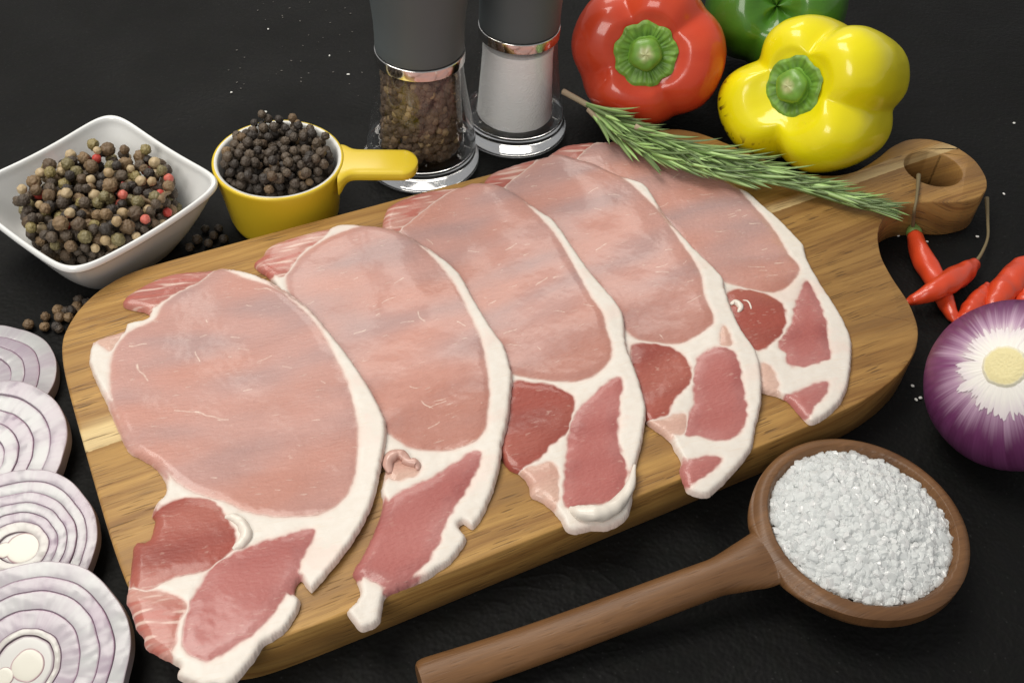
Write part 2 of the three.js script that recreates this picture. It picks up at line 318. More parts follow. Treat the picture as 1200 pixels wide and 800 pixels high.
      c = mixc(fat, q, w); rel = lerp(rel, 0.5 + 0.10 * fibre + 0.09 * fine + 0.12 * fib2 + 0.22 * marb + 0.20 * ns(fx / 1.9, fz / 0.9, id + 98), w);
    }
    relief[j * TW + i] = rel;
    return c;
  });
  const bump = greyTex(TW, TH2, (i, j) => relief[j * TW + i]);
  const meatMat = phy({ map: colors, bumpMap: bump, bumpScale: 0.00046, roughness: 0.46, specularIntensity: 0.6, clearcoat: 0.42, clearcoatRoughness: 0.15 });
  const fatMat = phy({ map: colors, bumpMap: bump, bumpScale: 0.00035, roughness: 0.5, clearcoat: 0.15, clearcoatRoughness: 0.35 });
  // marching squares over the grid, one mesh per region
  function region(field, both, sink) {
    const key = new Map(), pos = [], uv = [], idx = [];
    const add = (a, b, low, onRim) => {
      const y = low || onRim ? bil(base, Math.min(a, n - 1.001), Math.min(b, m - 1.001)) : -(sink ? 0.3 * ss(0, 0.9, bil(mx, a, b)) * ss(0, 1.2, bil(sd, a, b)) : 0) + bil(top, Math.min(a, n - 1.001), Math.min(b, m - 1.001));
      pos.push((x0 + a * CELL) / 1000, y / 1000, (z0 + b * CELL) / 1000); uv.push(a / (n - 1), b / (m - 1)); return pos.length / 3 - 1;
    };
    const vert = (i, j, low) => { const k = (j * n + i) * 2 + (low ? 0.25 : 0); if (!key.has(k)) key.set(k, add(i, j, low)); return key.get(k); };
    const cut = (i, j, i2, j2, low) => {
      const k1 = j * n + i, k2 = j2 * n + i2, k = k1 < k2 ? k1 * 4e6 + k2 + (low ? 0.5 : 0) : k2 * 4e6 + k1 + (low ? 0.5 : 0), kk = 'e' + k;
      if (!key.has(kk)) { const f1 = field[k1], f2 = field[k2], t = f1 / (f1 - f2), s = lerp(sd[k1], sd[k2], t); key.set(kk, add(lerp(i, i2, t), lerp(j, j2, t), low, s < 0.1)); }
      return key.get(kk);
    };
    for (let j = 0; j < m - 1; j++) for (let i = 0; i < n - 1; i++) {
      const C = [[i, j], [i, j + 1], [i + 1, j + 1], [i + 1, j]], f = C.map(([a, b]) => field[b * n + a] > 0);
      if (!f[0] && !f[1] && !f[2] && !f[3]) continue;
      for (const low of both ? [false, true] : [false]) {
        const ring = [];
        for (let e = 0; e < 4; e++) { const p = C[e], q = C[(e + 1) % 4]; if (f[e]) ring.push(vert(p[0], p[1], low)); if (f[e] !== f[(e + 1) % 4]) ring.push(cut(p[0], p[1], q[0], q[1], low)); }
        for (let t = 1; t < ring.length - 1; t++) low ? idx.push(ring[0], ring[t + 1], ring[t]) : idx.push(ring[0], ring[t], ring[t + 1]);
      }
    }
    const g = new THREE.BufferGeometry();
    g.setAttribute('position', new THREE.Float32BufferAttribute(pos, 3)); g.setAttribute('uv', new THREE.Float32BufferAttribute(uv, 2)); g.setIndex(idx); g.computeVertexNormals();
    return g;
  }
  const t = thing('pork_slice', label, 'pork slice', [0, 0, 0], 'pork loin slices fanned out on the board');
  mesh('fat_layer', region(sd, true, true), fatMat, t);
  ms.forEach((q, r) => {
    const f = new Float32Array(N);
    for (let k = 0; k < N; k++) { let o = -99; msd.forEach((A, w) => { if (w !== r) o = Math.max(o, A[k]); }); f[k] = Math.min(sd[k], msd[r][k], msd[r][k] - o); }
    const g = region(f, false); if (g.index.count) mesh(PART[q.kind], g, meatMat, t);
  });
  stack.push({ x0, z0, n, m, sd, top });
  return { t, fatMat, meatMat };
}
function sdSeg(v, x, z) { const ex = v[2] - v[0], ez = v[3] - v[1], t = cl(((x - v[0]) * ex + (z - v[1]) * ez) / (ex * ex + ez * ez)); return Math.hypot(x - v[0] - ex * t, z - v[1] - ez * t); }
const slice5 = porkSlice('rearmost pork slice of the fan, its top edge under the rosemary', 55, [...[[10.8,-430.0],[13.2,-435.1],[19.5,-442.3],[29.4,-445.6],[38.1,-447.3],[53.3,-446.9],[70.5,-443.1],[85.2,-437.1],[95.4,-431.3]], ...[[99.9,-423.8],[110.3,-414.2],[116.7,-404.6],[124.0,-394.0],[129.8,-383.6],[132.6,-377.3],[132.8,-368.0],[135.5,-356.9],[139.0,-345.1],[142.8,-333.3],[144.9,-319.6],[143.3,-308.2],[139.5,-293.6],[135.1,-284.1],[129.2,-276.9],[123.5,-272.4],[120.0,-271.7]], ...[[116.4,-277.3],[113.3,-282.4],[109.8,-284.7],[104.4,-286.1],[98.1,-288.7],[89.1,-305.8],[78.2,-329.9],[59.2,-366.5],[35.9,-397.5],[19.1,-421.9]]], [
  ['loin', [[26.2,-430.3],[30.0,-437.7],[36.0,-444.8],[53.4,-444.7],[70.5,-440.2],[88.1,-433.1],[95.3,-427.1],[102.4,-421.8],[110.1,-406.2],[116.2,-394.2],[121.2,-382.5],[124.1,-370.4],[127.9,-363.3],[127.6,-358.1],[123.6,-351.6],[120.0,-346.8],[113.9,-343.5],[107.5,-344.0],[100.2,-345.9],[93.5,-348.0],[87.3,-351.2],[75.2,-374.1],[56.4,-401.6],[36.0,-423.8]]],
  ['chain', [[12.6,-431.5],[14.6,-436.6],[20.5,-442.3],[32.6,-445.9],[28.3,-437.5],[24.1,-430.0],[19.9,-425.4]]],
  ['dark', [[94.0,-341.0],[98.1,-344.1],[105.6,-343.2],[111.7,-340.6],[116.8,-336.3],[117.0,-328.5],[114.4,-319.6],[108.5,-312.5],[103.7,-308.6],[99.2,-313.6],[94.7,-331.5]]],
  ['tail', [[130.2,-352.3],[132.6,-342.1],[134.2,-330.2],[133.6,-313.9],[132.8,-306.5],[127.0,-303.6],[120.6,-301.1],[115.7,-301.6],[116.1,-307.4],[113.3,-310.5],[114.1,-314.5],[117.7,-319.9],[121.3,-327.9],[123.2,-336.4],[126.4,-343.7]]],
  ['pale', [[104.5,-299.5],[107.5,-297.9],[108.8,-287.8],[104.8,-286.1],[102.7,-289.1]]],
  ['tail', [[115.7,-284.8],[122.5,-289.1],[130.0,-292.5],[128.0,-285.9],[123.0,-280.1],[120.3,-275.9],[116.5,-277.7],[113.6,-281.9]]],
], { fibre: 0.3 });
const slice4 = porkSlice('second pork slice from the cutting board handle end, its tip over the board edge', 44, [...[[-19.7,-405.0],[-18.0,-411.1],[-14.3,-416.8],[-5.4,-422.6],[2.9,-426.3],[10.9,-428.6],[16.8,-430.6],[23.6,-428.6],[33.7,-425.0],[42.1,-419.8],[53.3,-413.7],[60.2,-408.6]], ...[[67.1,-391.0],[76.8,-372.1],[85.2,-359.1],[91.6,-348.5],[92.2,-341.5],[94.0,-328.5],[97.5,-316.1],[101.3,-307.6],[102.7,-300.5],[102.8,-291.6],[102.0,-281.5],[100.6,-274.7],[97.7,-264.2]], ...[[95.7,-256.3],[89.2,-246.8],[81.3,-237.4],[76.9,-233.6],[70.0,-234.5],[68.3,-238.3],[67.0,-243.7],[67.9,-248.2],[65.6,-253.7],[64.5,-257.3]], ...[[61.0,-261.1],[57.5,-263.7],[55.2,-266.1],[50.7,-272.2],[40.7,-291.7],[28.3,-319.8],[12.8,-350.3],[-4.0,-380.7],[-16.3,-398.2]]], [
  ['loin', [[-8.5,-404.2],[-1.2,-414.9],[8.0,-426.8],[16.8,-430.6],[25.4,-428.1],[38.1,-422.7],[48.0,-414.4],[56.0,-404.2],[66.4,-388.3],[73.5,-370.9],[79.3,-357.7],[82.0,-346.8],[82.4,-336.1],[85.2,-324.3],[84.8,-319.2],[80.1,-314.2],[75.9,-310.9],[71.0,-307.9],[63.9,-307.8],[56.0,-308.5],[51.4,-310.0],[42.9,-320.2],[31.9,-338.5],[18.3,-362.3],[3.7,-387.7]]],
  ['chain', [[-19.0,-406.9],[-17.3,-412.4],[-13.4,-416.9],[-5.3,-422.6],[3.8,-425.6],[-2.5,-416.1],[-9.4,-406.0],[-14.0,-400.3]]],
  ['dark', [[50.5,-304.0],[53.1,-306.2],[60.9,-306.5],[66.9,-305.1],[71.3,-300.7],[73.8,-294.8],[73.4,-288.7],[69.6,-282.9],[65.9,-278.0],[64.0,-274.3],[63.1,-270.3],[59.3,-268.2],[55.6,-267.4],[53.1,-272.9],[50.8,-288.0]]],
  ['pale', [[56.2,-264.9],[61.9,-266.3],[65.8,-269.2],[69.9,-270.0],[70.6,-265.8],[69.4,-261.8],[65.3,-260.6],[60.0,-261.9]]],
  ['tail', [[78.4,-300.4],[83.3,-304.7],[88.4,-305.2],[92.0,-302.2],[93.4,-293.8],[94.0,-282.4],[94.4,-272.7],[92.4,-265.6],[87.2,-260.0],[81.8,-259.2],[75.6,-260.7],[71.0,-260.7],[72.1,-268.5],[75.5,-278.5],[75.2,-284.7],[76.6,-295.0]]],
  ['pale', [[89.4,-317.6],[87.5,-307.6],[91.1,-307.9],[90.5,-312.8]]],
  ['tail', [[73.8,-248.6],[78.5,-250.2],[82.7,-249.8],[79.7,-245.1],[74.2,-240.2],[70.5,-238.0],[68.9,-242.1],[70.1,-246.6]]],
], { fibre: 0.35 });
const slice3 = porkSlice('middle pork slice of the five, with a thick folded fat end at the board edge', 33, [...[[-63.3,-369.0],[-62.9,-383.6],[-54.8,-392.7],[-42.5,-399.2],[-29.3,-401.9],[-24.2,-404.5],[-12.2,-403.2],[-1.2,-396.0]], ...[[9.5,-384.8],[16.0,-378.8],[24.1,-363.0],[33.0,-345.9],[41.1,-332.7],[45.8,-324.2],[47.1,-318.7],[47.8,-303.0],[51.6,-288.7],[54.3,-274.9],[54.7,-267.1]], ...[[52.5,-252.9],[49.9,-241.8],[48.5,-227.8],[46.2,-220.9],[39.6,-215.9],[33.2,-215.0],[27.7,-213.1],[24.3,-213.9],[22.4,-217.8],[19.5,-221.6]], ...[[14.6,-225.9],[11.1,-227.1],[9.9,-232.4],[6.9,-236.8],[2.6,-238.8],[-0.2,-242.6],[-4.7,-252.3],[-17.3,-274.9],[-31.9,-301.5],[-46.3,-333.3],[-57.5,-357.2]]], [
  ['loin', [[-54.9,-366.9],[-51.4,-373.8],[-42.6,-387.7],[-32.0,-400.3],[-24.1,-403.8],[-13.4,-403.0],[-2.4,-395.9],[4.5,-386.5],[14.1,-373.0],[20.6,-360.2],[27.0,-344.6],[33.0,-329.6],[37.8,-320.7],[39.5,-310.8],[41.6,-301.3],[40.8,-294.5],[37.6,-289.1],[32.4,-284.4],[25.1,-282.4],[17.9,-282.6],[9.6,-283.2],[2.3,-284.4],[-3.4,-287.6],[-14.1,-300.8],[-28.5,-321.9],[-41.9,-344.7]]],
  ['chain', [[-62.8,-370.8],[-62.2,-383.7],[-54.3,-392.1],[-42.5,-399.1],[-30.5,-401.7],[-36.6,-396.6],[-45.2,-385.5],[-51.9,-375.0],[-56.2,-367.9]]],
  ['dark', [[1.8,-280.7],[9.7,-280.5],[17.9,-279.9],[24.2,-276.0],[26.3,-272.2],[24.7,-265.1],[23.5,-257.8],[19.9,-253.7],[16.1,-250.1],[14.9,-246.7],[12.0,-243.6],[9.5,-241.4],[6.4,-239.5],[2.5,-240.8],[-0.3,-244.2],[-0.6,-261.1],[0.5,-273.4]]],
  ['pale', [[7.8,-237.7],[12.2,-239.6],[16.9,-241.6],[19.6,-239.5],[20.4,-231.7],[20.2,-224.9],[15.8,-226.4],[11.7,-227.9],[10.5,-232.5]]],
  ['tail', [[44.1,-284.2],[44.7,-279.7],[43.5,-271.6],[42.7,-261.2],[43.2,-251.2],[45.1,-246.1],[45.9,-240.6],[45.1,-233.9],[42.8,-229.1],[38.1,-226.4],[33.4,-224.9],[26.5,-222.8],[24.0,-224.5],[23.6,-232.0],[24.3,-245.9],[25.1,-256.7],[26.4,-264.4],[29.7,-270.3],[35.4,-277.0],[40.6,-282.5]]],
], { fibre: 0.4 });
const slice2 = porkSlice('second pork slice from the onion end, its narrow tail ending in a fat tip', 22, [...[[-114.0,-337.3],[-116.2,-340.4],[-113.6,-345.7],[-111.2,-352.8],[-98.0,-361.7],[-86.5,-367.1],[-81.8,-369.4],[-70.3,-368.8],[-57.1,-366.1],[-46.2,-359.6]], ...[[-32.8,-348.0],[-24.5,-338.9],[-17.4,-324.2],[-9.1,-308.3],[-2.8,-298.1],[0.6,-285.8],[1.3,-279.4],[0.7,-259.3],[-0.7,-249.2],[-1.8,-234.3],[-5.2,-220.0],[-9.2,-211.6],[-13.0,-213.8],[-14.4,-211.6],[-11.7,-208.2],[-11.7,-205.0],[-15.8,-197.4]], ...[[-20.4,-192.9],[-26.1,-188.4],[-36.4,-182.7],[-37.5,-178.1],[-37.7,-172.7],[-40.7,-170.3],[-43.4,-169.5],[-46.6,-172.0],[-49.2,-175.6],[-46.8,-179.0],[-45.7,-182.9]], ...[[-47.6,-187.2],[-49.6,-190.4],[-47.1,-197.4],[-44.6,-207.1],[-42.8,-218.5],[-44.3,-225.1],[-44.3,-234.8],[-48.8,-244.4],[-61.0,-260.0],[-76.6,-283.0],[-91.3,-305.6],[-105.9,-330.0]]], [
  ['loin', [[-100.2,-331.1],[-98.6,-338.3],[-95.6,-348.1],[-86.4,-359.4],[-78.0,-365.0],[-69.8,-367.7],[-57.0,-364.9],[-46.0,-357.3],[-34.7,-344.3],[-26.0,-331.1],[-18.8,-315.2],[-12.6,-300.0],[-9.1,-284.7],[-7.1,-270.1],[-7.4,-263.1],[-7.4,-254.6],[-10.9,-248.5],[-19.1,-244.5],[-26.7,-243.5],[-35.6,-244.3],[-43.6,-249.3],[-53.8,-256.4],[-68.0,-272.5],[-84.2,-296.5],[-95.4,-317.9]]],
  ['chain', [[-113.8,-339.0],[-115.2,-342.2],[-112.9,-345.8],[-110.6,-352.8],[-98.0,-361.1],[-88.9,-365.0],[-91.0,-358.9],[-97.2,-350.8],[-100.2,-342.6],[-102.3,-334.2],[-107.8,-335.8]]],
  ['pale', [[-43.2,-238.4],[-40.6,-240.6],[-36.4,-237.8],[-31.8,-236.6],[-32.6,-232.6],[-36.2,-231.2],[-39.9,-229.7],[-42.3,-233.8]]],
  ['tail', [[-8.9,-243.0],[-10.6,-235.3],[-14.3,-225.8],[-19.4,-213.8],[-21.5,-203.6],[-26.6,-192.9],[-35.3,-184.9],[-42.8,-187.9],[-47.8,-190.2],[-46.2,-197.5],[-43.6,-208.6],[-40.9,-218.6],[-36.3,-223.9],[-27.3,-230.0],[-18.4,-237.4],[-13.1,-242.2]]],
], { fibre: 0.4 });
const slice1 = porkSlice('large front pork slice at the onion end, its frayed tail over the board corner', 11, [...[[-133.3,-333.7],[-127.8,-335.4]], ...[[-112.3,-330.5],[-97.7,-321.9],[-84.8,-310.8],[-72.6,-295.7],[-62.6,-282.6],[-52.9,-267.7],[-46.2,-254.6],[-44.9,-242.4],[-45.4,-234.0],[-46.1,-219.1],[-48.9,-206.9],[-54.4,-193.9],[-61.4,-182.1],[-62.7,-181.7],[-66.4,-185.9],[-68.1,-181.2],[-65.2,-177.9],[-65.5,-173.5],[-68.5,-166.1],[-74.3,-161.4],[-75.3,-158.6],[-78.1,-152.8],[-82.4,-146.8]], ...[[-86.6,-146.5],[-90.5,-145.9],[-99.3,-148.7],[-99.4,-151.9],[-100.7,-152.9],[-106.9,-155.4],[-112.8,-158.5],[-114.0,-161.8],[-117.3,-164.6],[-120.4,-170.2],[-123.2,-174.1],[-124.4,-181.8],[-125.9,-189.7],[-126.5,-195.8],[-122.2,-197.5],[-122.2,-204.9],[-124.4,-208.4],[-123.1,-213.6],[-121.7,-216.3],[-122.9,-221.8],[-128.5,-228.3],[-134.9,-232.0],[-141.0,-235.5],[-147.8,-245.0],[-155.1,-256.2],[-163.7,-268.5],[-168.7,-276.7],[-170.5,-285.4],[-169.3,-289.3],[-160.5,-295.0],[-160.0,-298.9],[-152.9,-302.6],[-153.3,-306.5],[-164.4,-309.0],[-165.0,-314.6],[-158.2,-323.6],[-148.7,-330.5]]], [
  ['loin', [[-129.9,-334.1],[-117.0,-328.3],[-103.0,-322.9],[-90.9,-313.2],[-79.6,-300.3],[-72.8,-289.0],[-65.1,-275.4],[-59.6,-261.8],[-56.0,-249.0],[-54.5,-236.6],[-54.2,-228.9],[-55.6,-221.1],[-60.1,-214.5],[-66.8,-211.0],[-79.3,-209.6],[-90.3,-210.8],[-98.7,-214.2],[-106.6,-216.1],[-112.6,-218.2],[-118.9,-221.8],[-125.7,-227.4],[-133.4,-232.2],[-140.4,-236.7],[-146.2,-245.2],[-152.7,-255.9],[-157.7,-268.6],[-160.1,-279.8],[-159.8,-286.9],[-156.7,-294.8],[-149.4,-301.4],[-148.0,-310.6],[-143.2,-318.3],[-135.6,-325.9]]],
  ['chain', [[-133.9,-333.6],[-148.2,-328.9],[-157.9,-322.6],[-164.2,-314.1],[-162.4,-310.7],[-153.3,-309.1],[-150.0,-312.5],[-145.2,-319.2],[-137.0,-326.9]]],
  ['pale', [[-167.8,-288.9],[-160.9,-293.9],[-161.1,-287.7],[-161.7,-282.9]]],
  ['dark', [[-120.6,-201.2],[-121.9,-206.0],[-120.4,-210.5],[-117.3,-212.6],[-111.7,-214.5],[-102.8,-213.4],[-93.8,-202.3],[-92.2,-197.9],[-95.4,-191.1],[-98.5,-187.2],[-106.1,-184.9],[-112.2,-181.8],[-116.7,-178.2],[-121.0,-179.1],[-124.8,-188.1],[-125.1,-195.2],[-121.4,-196.9]]],
  ['chain', [[-120.0,-175.7],[-110.4,-175.1],[-104.0,-172.4],[-104.7,-166.8],[-104.2,-159.5],[-105.5,-156.4],[-111.9,-159.5],[-116.2,-164.6],[-119.7,-170.0],[-122.0,-173.9]]],
  ['tail', [[-65.7,-205.0],[-67.8,-193.3],[-68.2,-187.6],[-71.1,-178.5],[-76.0,-168.0],[-84.6,-158.9],[-90.8,-154.8],[-97.4,-157.0],[-100.0,-161.6],[-100.8,-170.2],[-99.4,-179.2],[-96.7,-188.0],[-88.0,-195.1],[-76.7,-200.9]]],
], { fibre: 0.25, red: 0.35, veins: [[...[[-128.3,-255.2]][0], ...[[-118.3,-253.6]][0], 0.5], [...[[-119.1,-253.9]][0], ...[[-106.9,-251.2]][0], 0.45], [...[[-149.1,-275.8]][0], ...[[-142.2,-268.3]][0], 0.5]] });

// curled gristle and folds of fat standing on the slices
{
  const white = phy({ color: rgb(0.78, 0.72, 0.64), roughness: 0.42, clearcoat: 0.3, clearcoatRoughness: 0.25 }), pink = phy({ color: rgb(0.60, 0.36, 0.30), roughness: 0.38, clearcoat: 0.5, clearcoatRoughness: 0.2 });
  mesh('gristle', tube([[-0.0975,0.0246,-0.2083],[-0.0950,0.0250,-0.2082],[-0.0923,0.0252,-0.2069],[-0.0898,0.0252,-0.2042],[-0.0884,0.0250,-0.2002],[-0.0899,0.0248,-0.1974],[-0.0919,0.0244,-0.1955]], [0.0009, 0.0015, 0.0018, 0.0020, 0.0022, 0.0018, 0.0008], 40, 12, { wob: 0.25 }), white, slice1.t);
  mesh('gristle', tube([[-0.0419,0.0240,-0.2325],[-0.0430,0.0252,-0.2367],[-0.0412,0.0258,-0.2399],[-0.0379,0.0258,-0.2398],[-0.0357,0.0255,-0.2375],[-0.0328,0.0252,-0.2371],[-0.0316,0.0246,-0.2345]], [0.0012, 0.0022, 0.0025, 0.0021, 0.0018, 0.0020, 0.0008], 40, 12, { wob: 0.25 }), pink, slice2.t);
  mesh('fat_fold', tube([[0.0254,0.0250,-0.2219],[0.0284,0.0264,-0.2197],[0.0327,0.0270,-0.2189],[0.0383,0.0268,-0.2206],[0.0434,0.0264,-0.2254],[0.0473,0.0262,-0.2327],[0.0496,0.0256,-0.2432]], [0.0010, 0.0026, 0.0033, 0.0031, 0.0026, 0.0019, 0.0006], 50, 14, { wob: 0.22 }), white, slice3.t);
  mesh('gristle', tube([[0.0940,0.0250,-0.3340],[0.0962,0.0256,-0.3352],[0.0982,0.0256,-0.3322],[0.0969,0.0252,-0.3294]], [0.0006, 0.0014, 0.0014, 0.0006], 20, 10, { wob: 0.3 }), white, slice5.t);
  mesh('gristle', tube([[0.0988,0.0249,-0.3372],[0.1017,0.0251,-0.3368],[0.1028,0.0251,-0.3332],[0.1021,0.0249,-0.3291]], [0.0003, 0.0005, 0.0005, 0.0003], 20, 8, { wob: 0.3 }), white, slice5.t);
}

// ---------------------------------------------------------------- bell peppers
function pepperGeo(R, n, o, k) {
  // profile along the skin from the stem hollow over the shoulder to the blossom end: [radius, height] in units of R
  const prof = new THREE.CatmullRomCurve3([V(0.0, 0.66, 0), V(0.22, 0.665, 0), V(0.40, 0.71, 0), V(0.57, 0.765, 0), V(0.79, 0.71, 0), V(0.96, 0.48, 0), V(1.0, 0.10, 0), V(0.95, -0.40, 0), V(0.86, -0.82, 0), V(0.66, -1.12, 0), V(0.40, -1.20, 0), V(0.18, -1.08, 0), V(0, -1.02, 0)], false, 'catmullrom', 0.5);
  const P = prof.getPoints(160), len = o.len || 1;
  const phase = o.phase || 0, jit = [], amp = [], hi = [];
  for (let i = 0; i < n; i++) { jit.push((i + rr(-0.12, 0.12)) / n * 2 * Math.PI + phase); amp.push(1 + rr(-0.06, 0.06) + (o.amp ? o.amp[i] : 0)); hi.push(rr(-0.05, 0.08) + (o.hi ? o.hi[i] : 0)); }
  const wrap = (a) => { a = a % (2 * Math.PI); return a > Math.PI ? a - 2 * Math.PI : a < -Math.PI ? a + 2 * Math.PI : a; };
  return surf(180, 130, (u, v) => {
    const a = u * 2 * Math.PI, p = P[Math.round(v * 160)] || P[160], q = v * 160, i0 = Math.min(159, Math.floor(q)), f = q - i0;
    let rad = lerp(P[i0].x, P[i0 + 1].x, f), y = lerp(P[i0].y, P[i0 + 1].y, f);
    let g = 0, A = 0, H = 0, wsum = 0;
    for (let i = 0; i < n; i++) {
      const d = Math.abs(wrap(a - jit[i])); g = Math.max(g, Math.exp(-Math.pow(d / (o.w || 0.34), 1.5)));
      const c = jit[i] + Math.PI / n, dc = Math.abs(wrap(a - c)), w = Math.exp(-((dc / 0.7) ** 2)); A += w * amp[i]; H += w * hi[i]; wsum += w;
    }
    A /= wsum; H /= wsum;
    const sh = ss(0.05, 0.30, v), bt = ss(0.98, 0.72, v);
    const dep = (o.deep || 0.17) * sh * lerp(1.25, 1, ss(0.2, 0.6, v)) * (0.35 + 0.65 * bt + 0.5 * ss(0.6, 0.85, v));
    const x = rad * lerp(1, A, sh) * (1 - dep * g) * (1 + 0.02 * ns(Math.cos(a) * 2 + k, Math.sin(a) * 2, v * 4) + 0.004 * ns(Math.cos(a) * 9 + k, Math.sin(a) * 9, v * 14));
    y = y * (y < 0 ? len : 1) + H * sh * bt - 0.13 * g * Math.exp(-(((v - 0.36) / 0.16) ** 2)) + 0.05 * g * ss(0.75, 0.9, v) * 2;
    return [R * x * Math.cos(a), R * y, R * x * Math.sin(a)];
  }, { closeU: true, flip: true });
}
function calyxGeo(R, k, points, rs = 1, o_ = {}) {
  return surf(160, 22, (u, v) => {
    const a = u * 2 * Math.PI, edge = 1 + 0.04 * Math.cos(points * a + k) + 0.045 * ns(Math.cos(a) * 4, Math.sin(a) * 4, k), r = v * (o_.size || 0.39) * edge;
    const ridge = rs * ss(0.40, 0.7, v) * ss(1.02, 0.9, v) * (0.009 * Math.cos(points * 3 * a + 7 * ns(Math.cos(a) * 2, Math.sin(a) * 2, k)) * (0.6 + ns(Math.cos(a) * 3, Math.sin(a) * 3, k + 2)) + 0.012 * ns(Math.cos(a) * 9, Math.sin(a) * 9, v * 3 + k));
    const y = 0.695 + 0.06 * v * v + 0.03 * ss(0.45, 0.3, v) + ridge - 0.03 * ss(0.9, 1, v) + 0.02 * ns(Math.cos(a) * 2, Math.sin(a) * 2, k);
    return [R * r * Math.cos(a), R * y, R * r * Math.sin(a)];
  }, { closeU: true, flip: true, col: (u, v) => { const n = 0.85 + 0.3 * ns(u * 40, v * 6, k) + 0.3 * ns(Math.cos(u * 6.283) * 9, Math.sin(u * 6.283) * 9, v * 2 + k); return mixc([0.12 * n, 0.28 * n, 0.02 * n], [0.20 * n, 0.39 * n, 0.045 * n], ss(0.55, 0.95, v)); } });
}
function stalkGeo(R, k, r0, h) {
  return surf(48, 26, (u, v) => {
    const a = u * 2 * Math.PI; let r, y;
    if (v < 0.7) { const t = v / 0.7; r = r0 * lerp(1.22, 1.0, ss(0, 0.6, t)) * (1 + 0.04 * Math.cos(5 * a + k)); y = t * h; }
    else { const t = (v - 0.7) / 0.3; r = r0 * Math.max(0, Math.cos(t * Math.PI / 2)) ** 0.8 * (1 + 0.04 * Math.cos(5 * a + k)); y = h + 0.09 * Math.sin(t * Math.PI / 2) + 0.012 * ns(t * 4, a, k); }
    return [R * r * Math.cos(a), R * (0.67 + y), R * r * Math.sin(a)];
  }, { closeU: true, flip: true, col: (u, v) => { const n = 1 + 0.25 * ns(u * 12, v * 5, k), t = ss(0.90, 0.98, v + 0.03 * ns(u * 9, v * 9, k)); return mixc([0.16 * n, 0.34 * n, 0.035 * n], [0.50 * n, 0.52 * n, 0.24 * n], t); } });
}
function pepper(name, label, cx, cy, cz, R, n, axis, roll, color, o, k) {
  const t = thing(name, label, 'bell pepper');
  const skin = mesh('skin', pepperGeo(R, n, o, k), color, t);
  if (!o.noStem) {
    const stem = mesh('calyx', calyxGeo(R, k, o.points || 8, o.ridge, o), phy({ vertexColors: true, roughness: 0.5, clearcoat: 0.15, clearcoatRoughness: 0.4 }), t);
    mesh('stalk', stalkGeo(R, k, 0.20, o.stalk || 0.16), phy({ vertexColors: true, roughness: 0.4, clearcoat: 0.4, clearcoatRoughness: 0.3 }), stem);
  }
  const q = new THREE.Quaternion().setFromUnitVectors(V(0, 1, 0), V(...axis).normalize());
  t.quaternion.copy(q).multiply(new THREE.Quaternion().setFromAxisAngle(V(0, 1, 0), roll));
  // rest it on the table: the lowest skin point touches
  const p = skin.geometry.attributes.position; let lo = 1e9; const v = V(0, 0, 0);
  for (let i = 0; i < p.count; i += 3) { v.fromBufferAttribute(p, i).applyQuaternion(t.quaternion); lo = Math.min(lo, v.y); }
  t.position.set(cx, -lo + 0.0003, cz);
  return t;
}
const waxy = (map) => phy({ map, roughness: 0.4, specularIntensity: 0.5, clearcoat: 0.65, clearcoatRoughness: 0.12 });
const skinTex = (c0, c1, k, marks) => colorTex(1024, 512, (i, j) => {
  const a = i / 1024 * 2 * Math.PI, v = j / 512, x = Math.cos(a) * 2, y = Math.sin(a) * 2, n = fbm(x + k, y, v * 3, 3);
  let c = mixc(c0, c1, cl(0.5 + 1.3 * n)); const sp = ns(x * 26, y * 26, v * 44 + k); c = mixc(c, c1, 0.35 * ss(0.3, 0.6, sp));
  if (marks) { const m = marks(i / 1024, v); c = mixc(c, [0.16, 0.085, 0.01], m); }
  return c;
});
pepper('red_bell_pepper', 'shiny red bell pepper lying with its green stem towards the viewer', 0.0605, 0, -0.505, 0.0410, 4, [-0.10, 0.47, 0.87], 0.5, waxy(skinTex([0.60, 0.050, 0.016], [0.68, 0.075, 0.026], 3)), { len: 0.85, deep: 0.075, w: 0.30, stalk: 0.12, points: 9, amp: [0, 0, 0.02, -0.02] }, 3);
const yellowMarks = (u, v) => { const x = Math.cos(u * 6.283), y = Math.sin(u * 6.283); return ss(0.22, 0.40, ns(x * 16, y * 16, v * 26 + 3)) * ss(0.16, 0.04, Math.abs(((u - YM + 1.5) % 1) - 0.5)) * ss(0.30, 0.36, v) * ss(0.62, 0.5, v); };
const YM = 0.60;
pepper('yellow_bell_pepper', 'shiny yellow bell pepper with deep lobes behind the rosemary', 0.1495, 0, -0.478, 0.0412, 4, [-0.72, 0.46, 0.72], 0.75, waxy(skinTex([0.85, 0.73, 0.003], [0.88, 0.78, 0.005], 8, yellowMarks)), { len: 0.9, deep: 0.185, w: 0.31, stalk: 0.12, points: 6, ridge: 0.4, size: 0.36, amp: [-0.04, 0.06, 0.1, -0.04], hi: [-0.05, 0.05, 0.1, -0.02] }, 8);
pepper('green_bell_pepper', 'green bell pepper behind the yellow one, cut off by the photo edge', 0.137, 0, -0.560, 0.041, 4, [0.15, -0.35, -0.6], 0.2, waxy(skinTex([0.045, 0.15, 0.012], [0.07, 0.21, 0.02], 13)), { len: 0.9, deep: 0.17 }, 13);

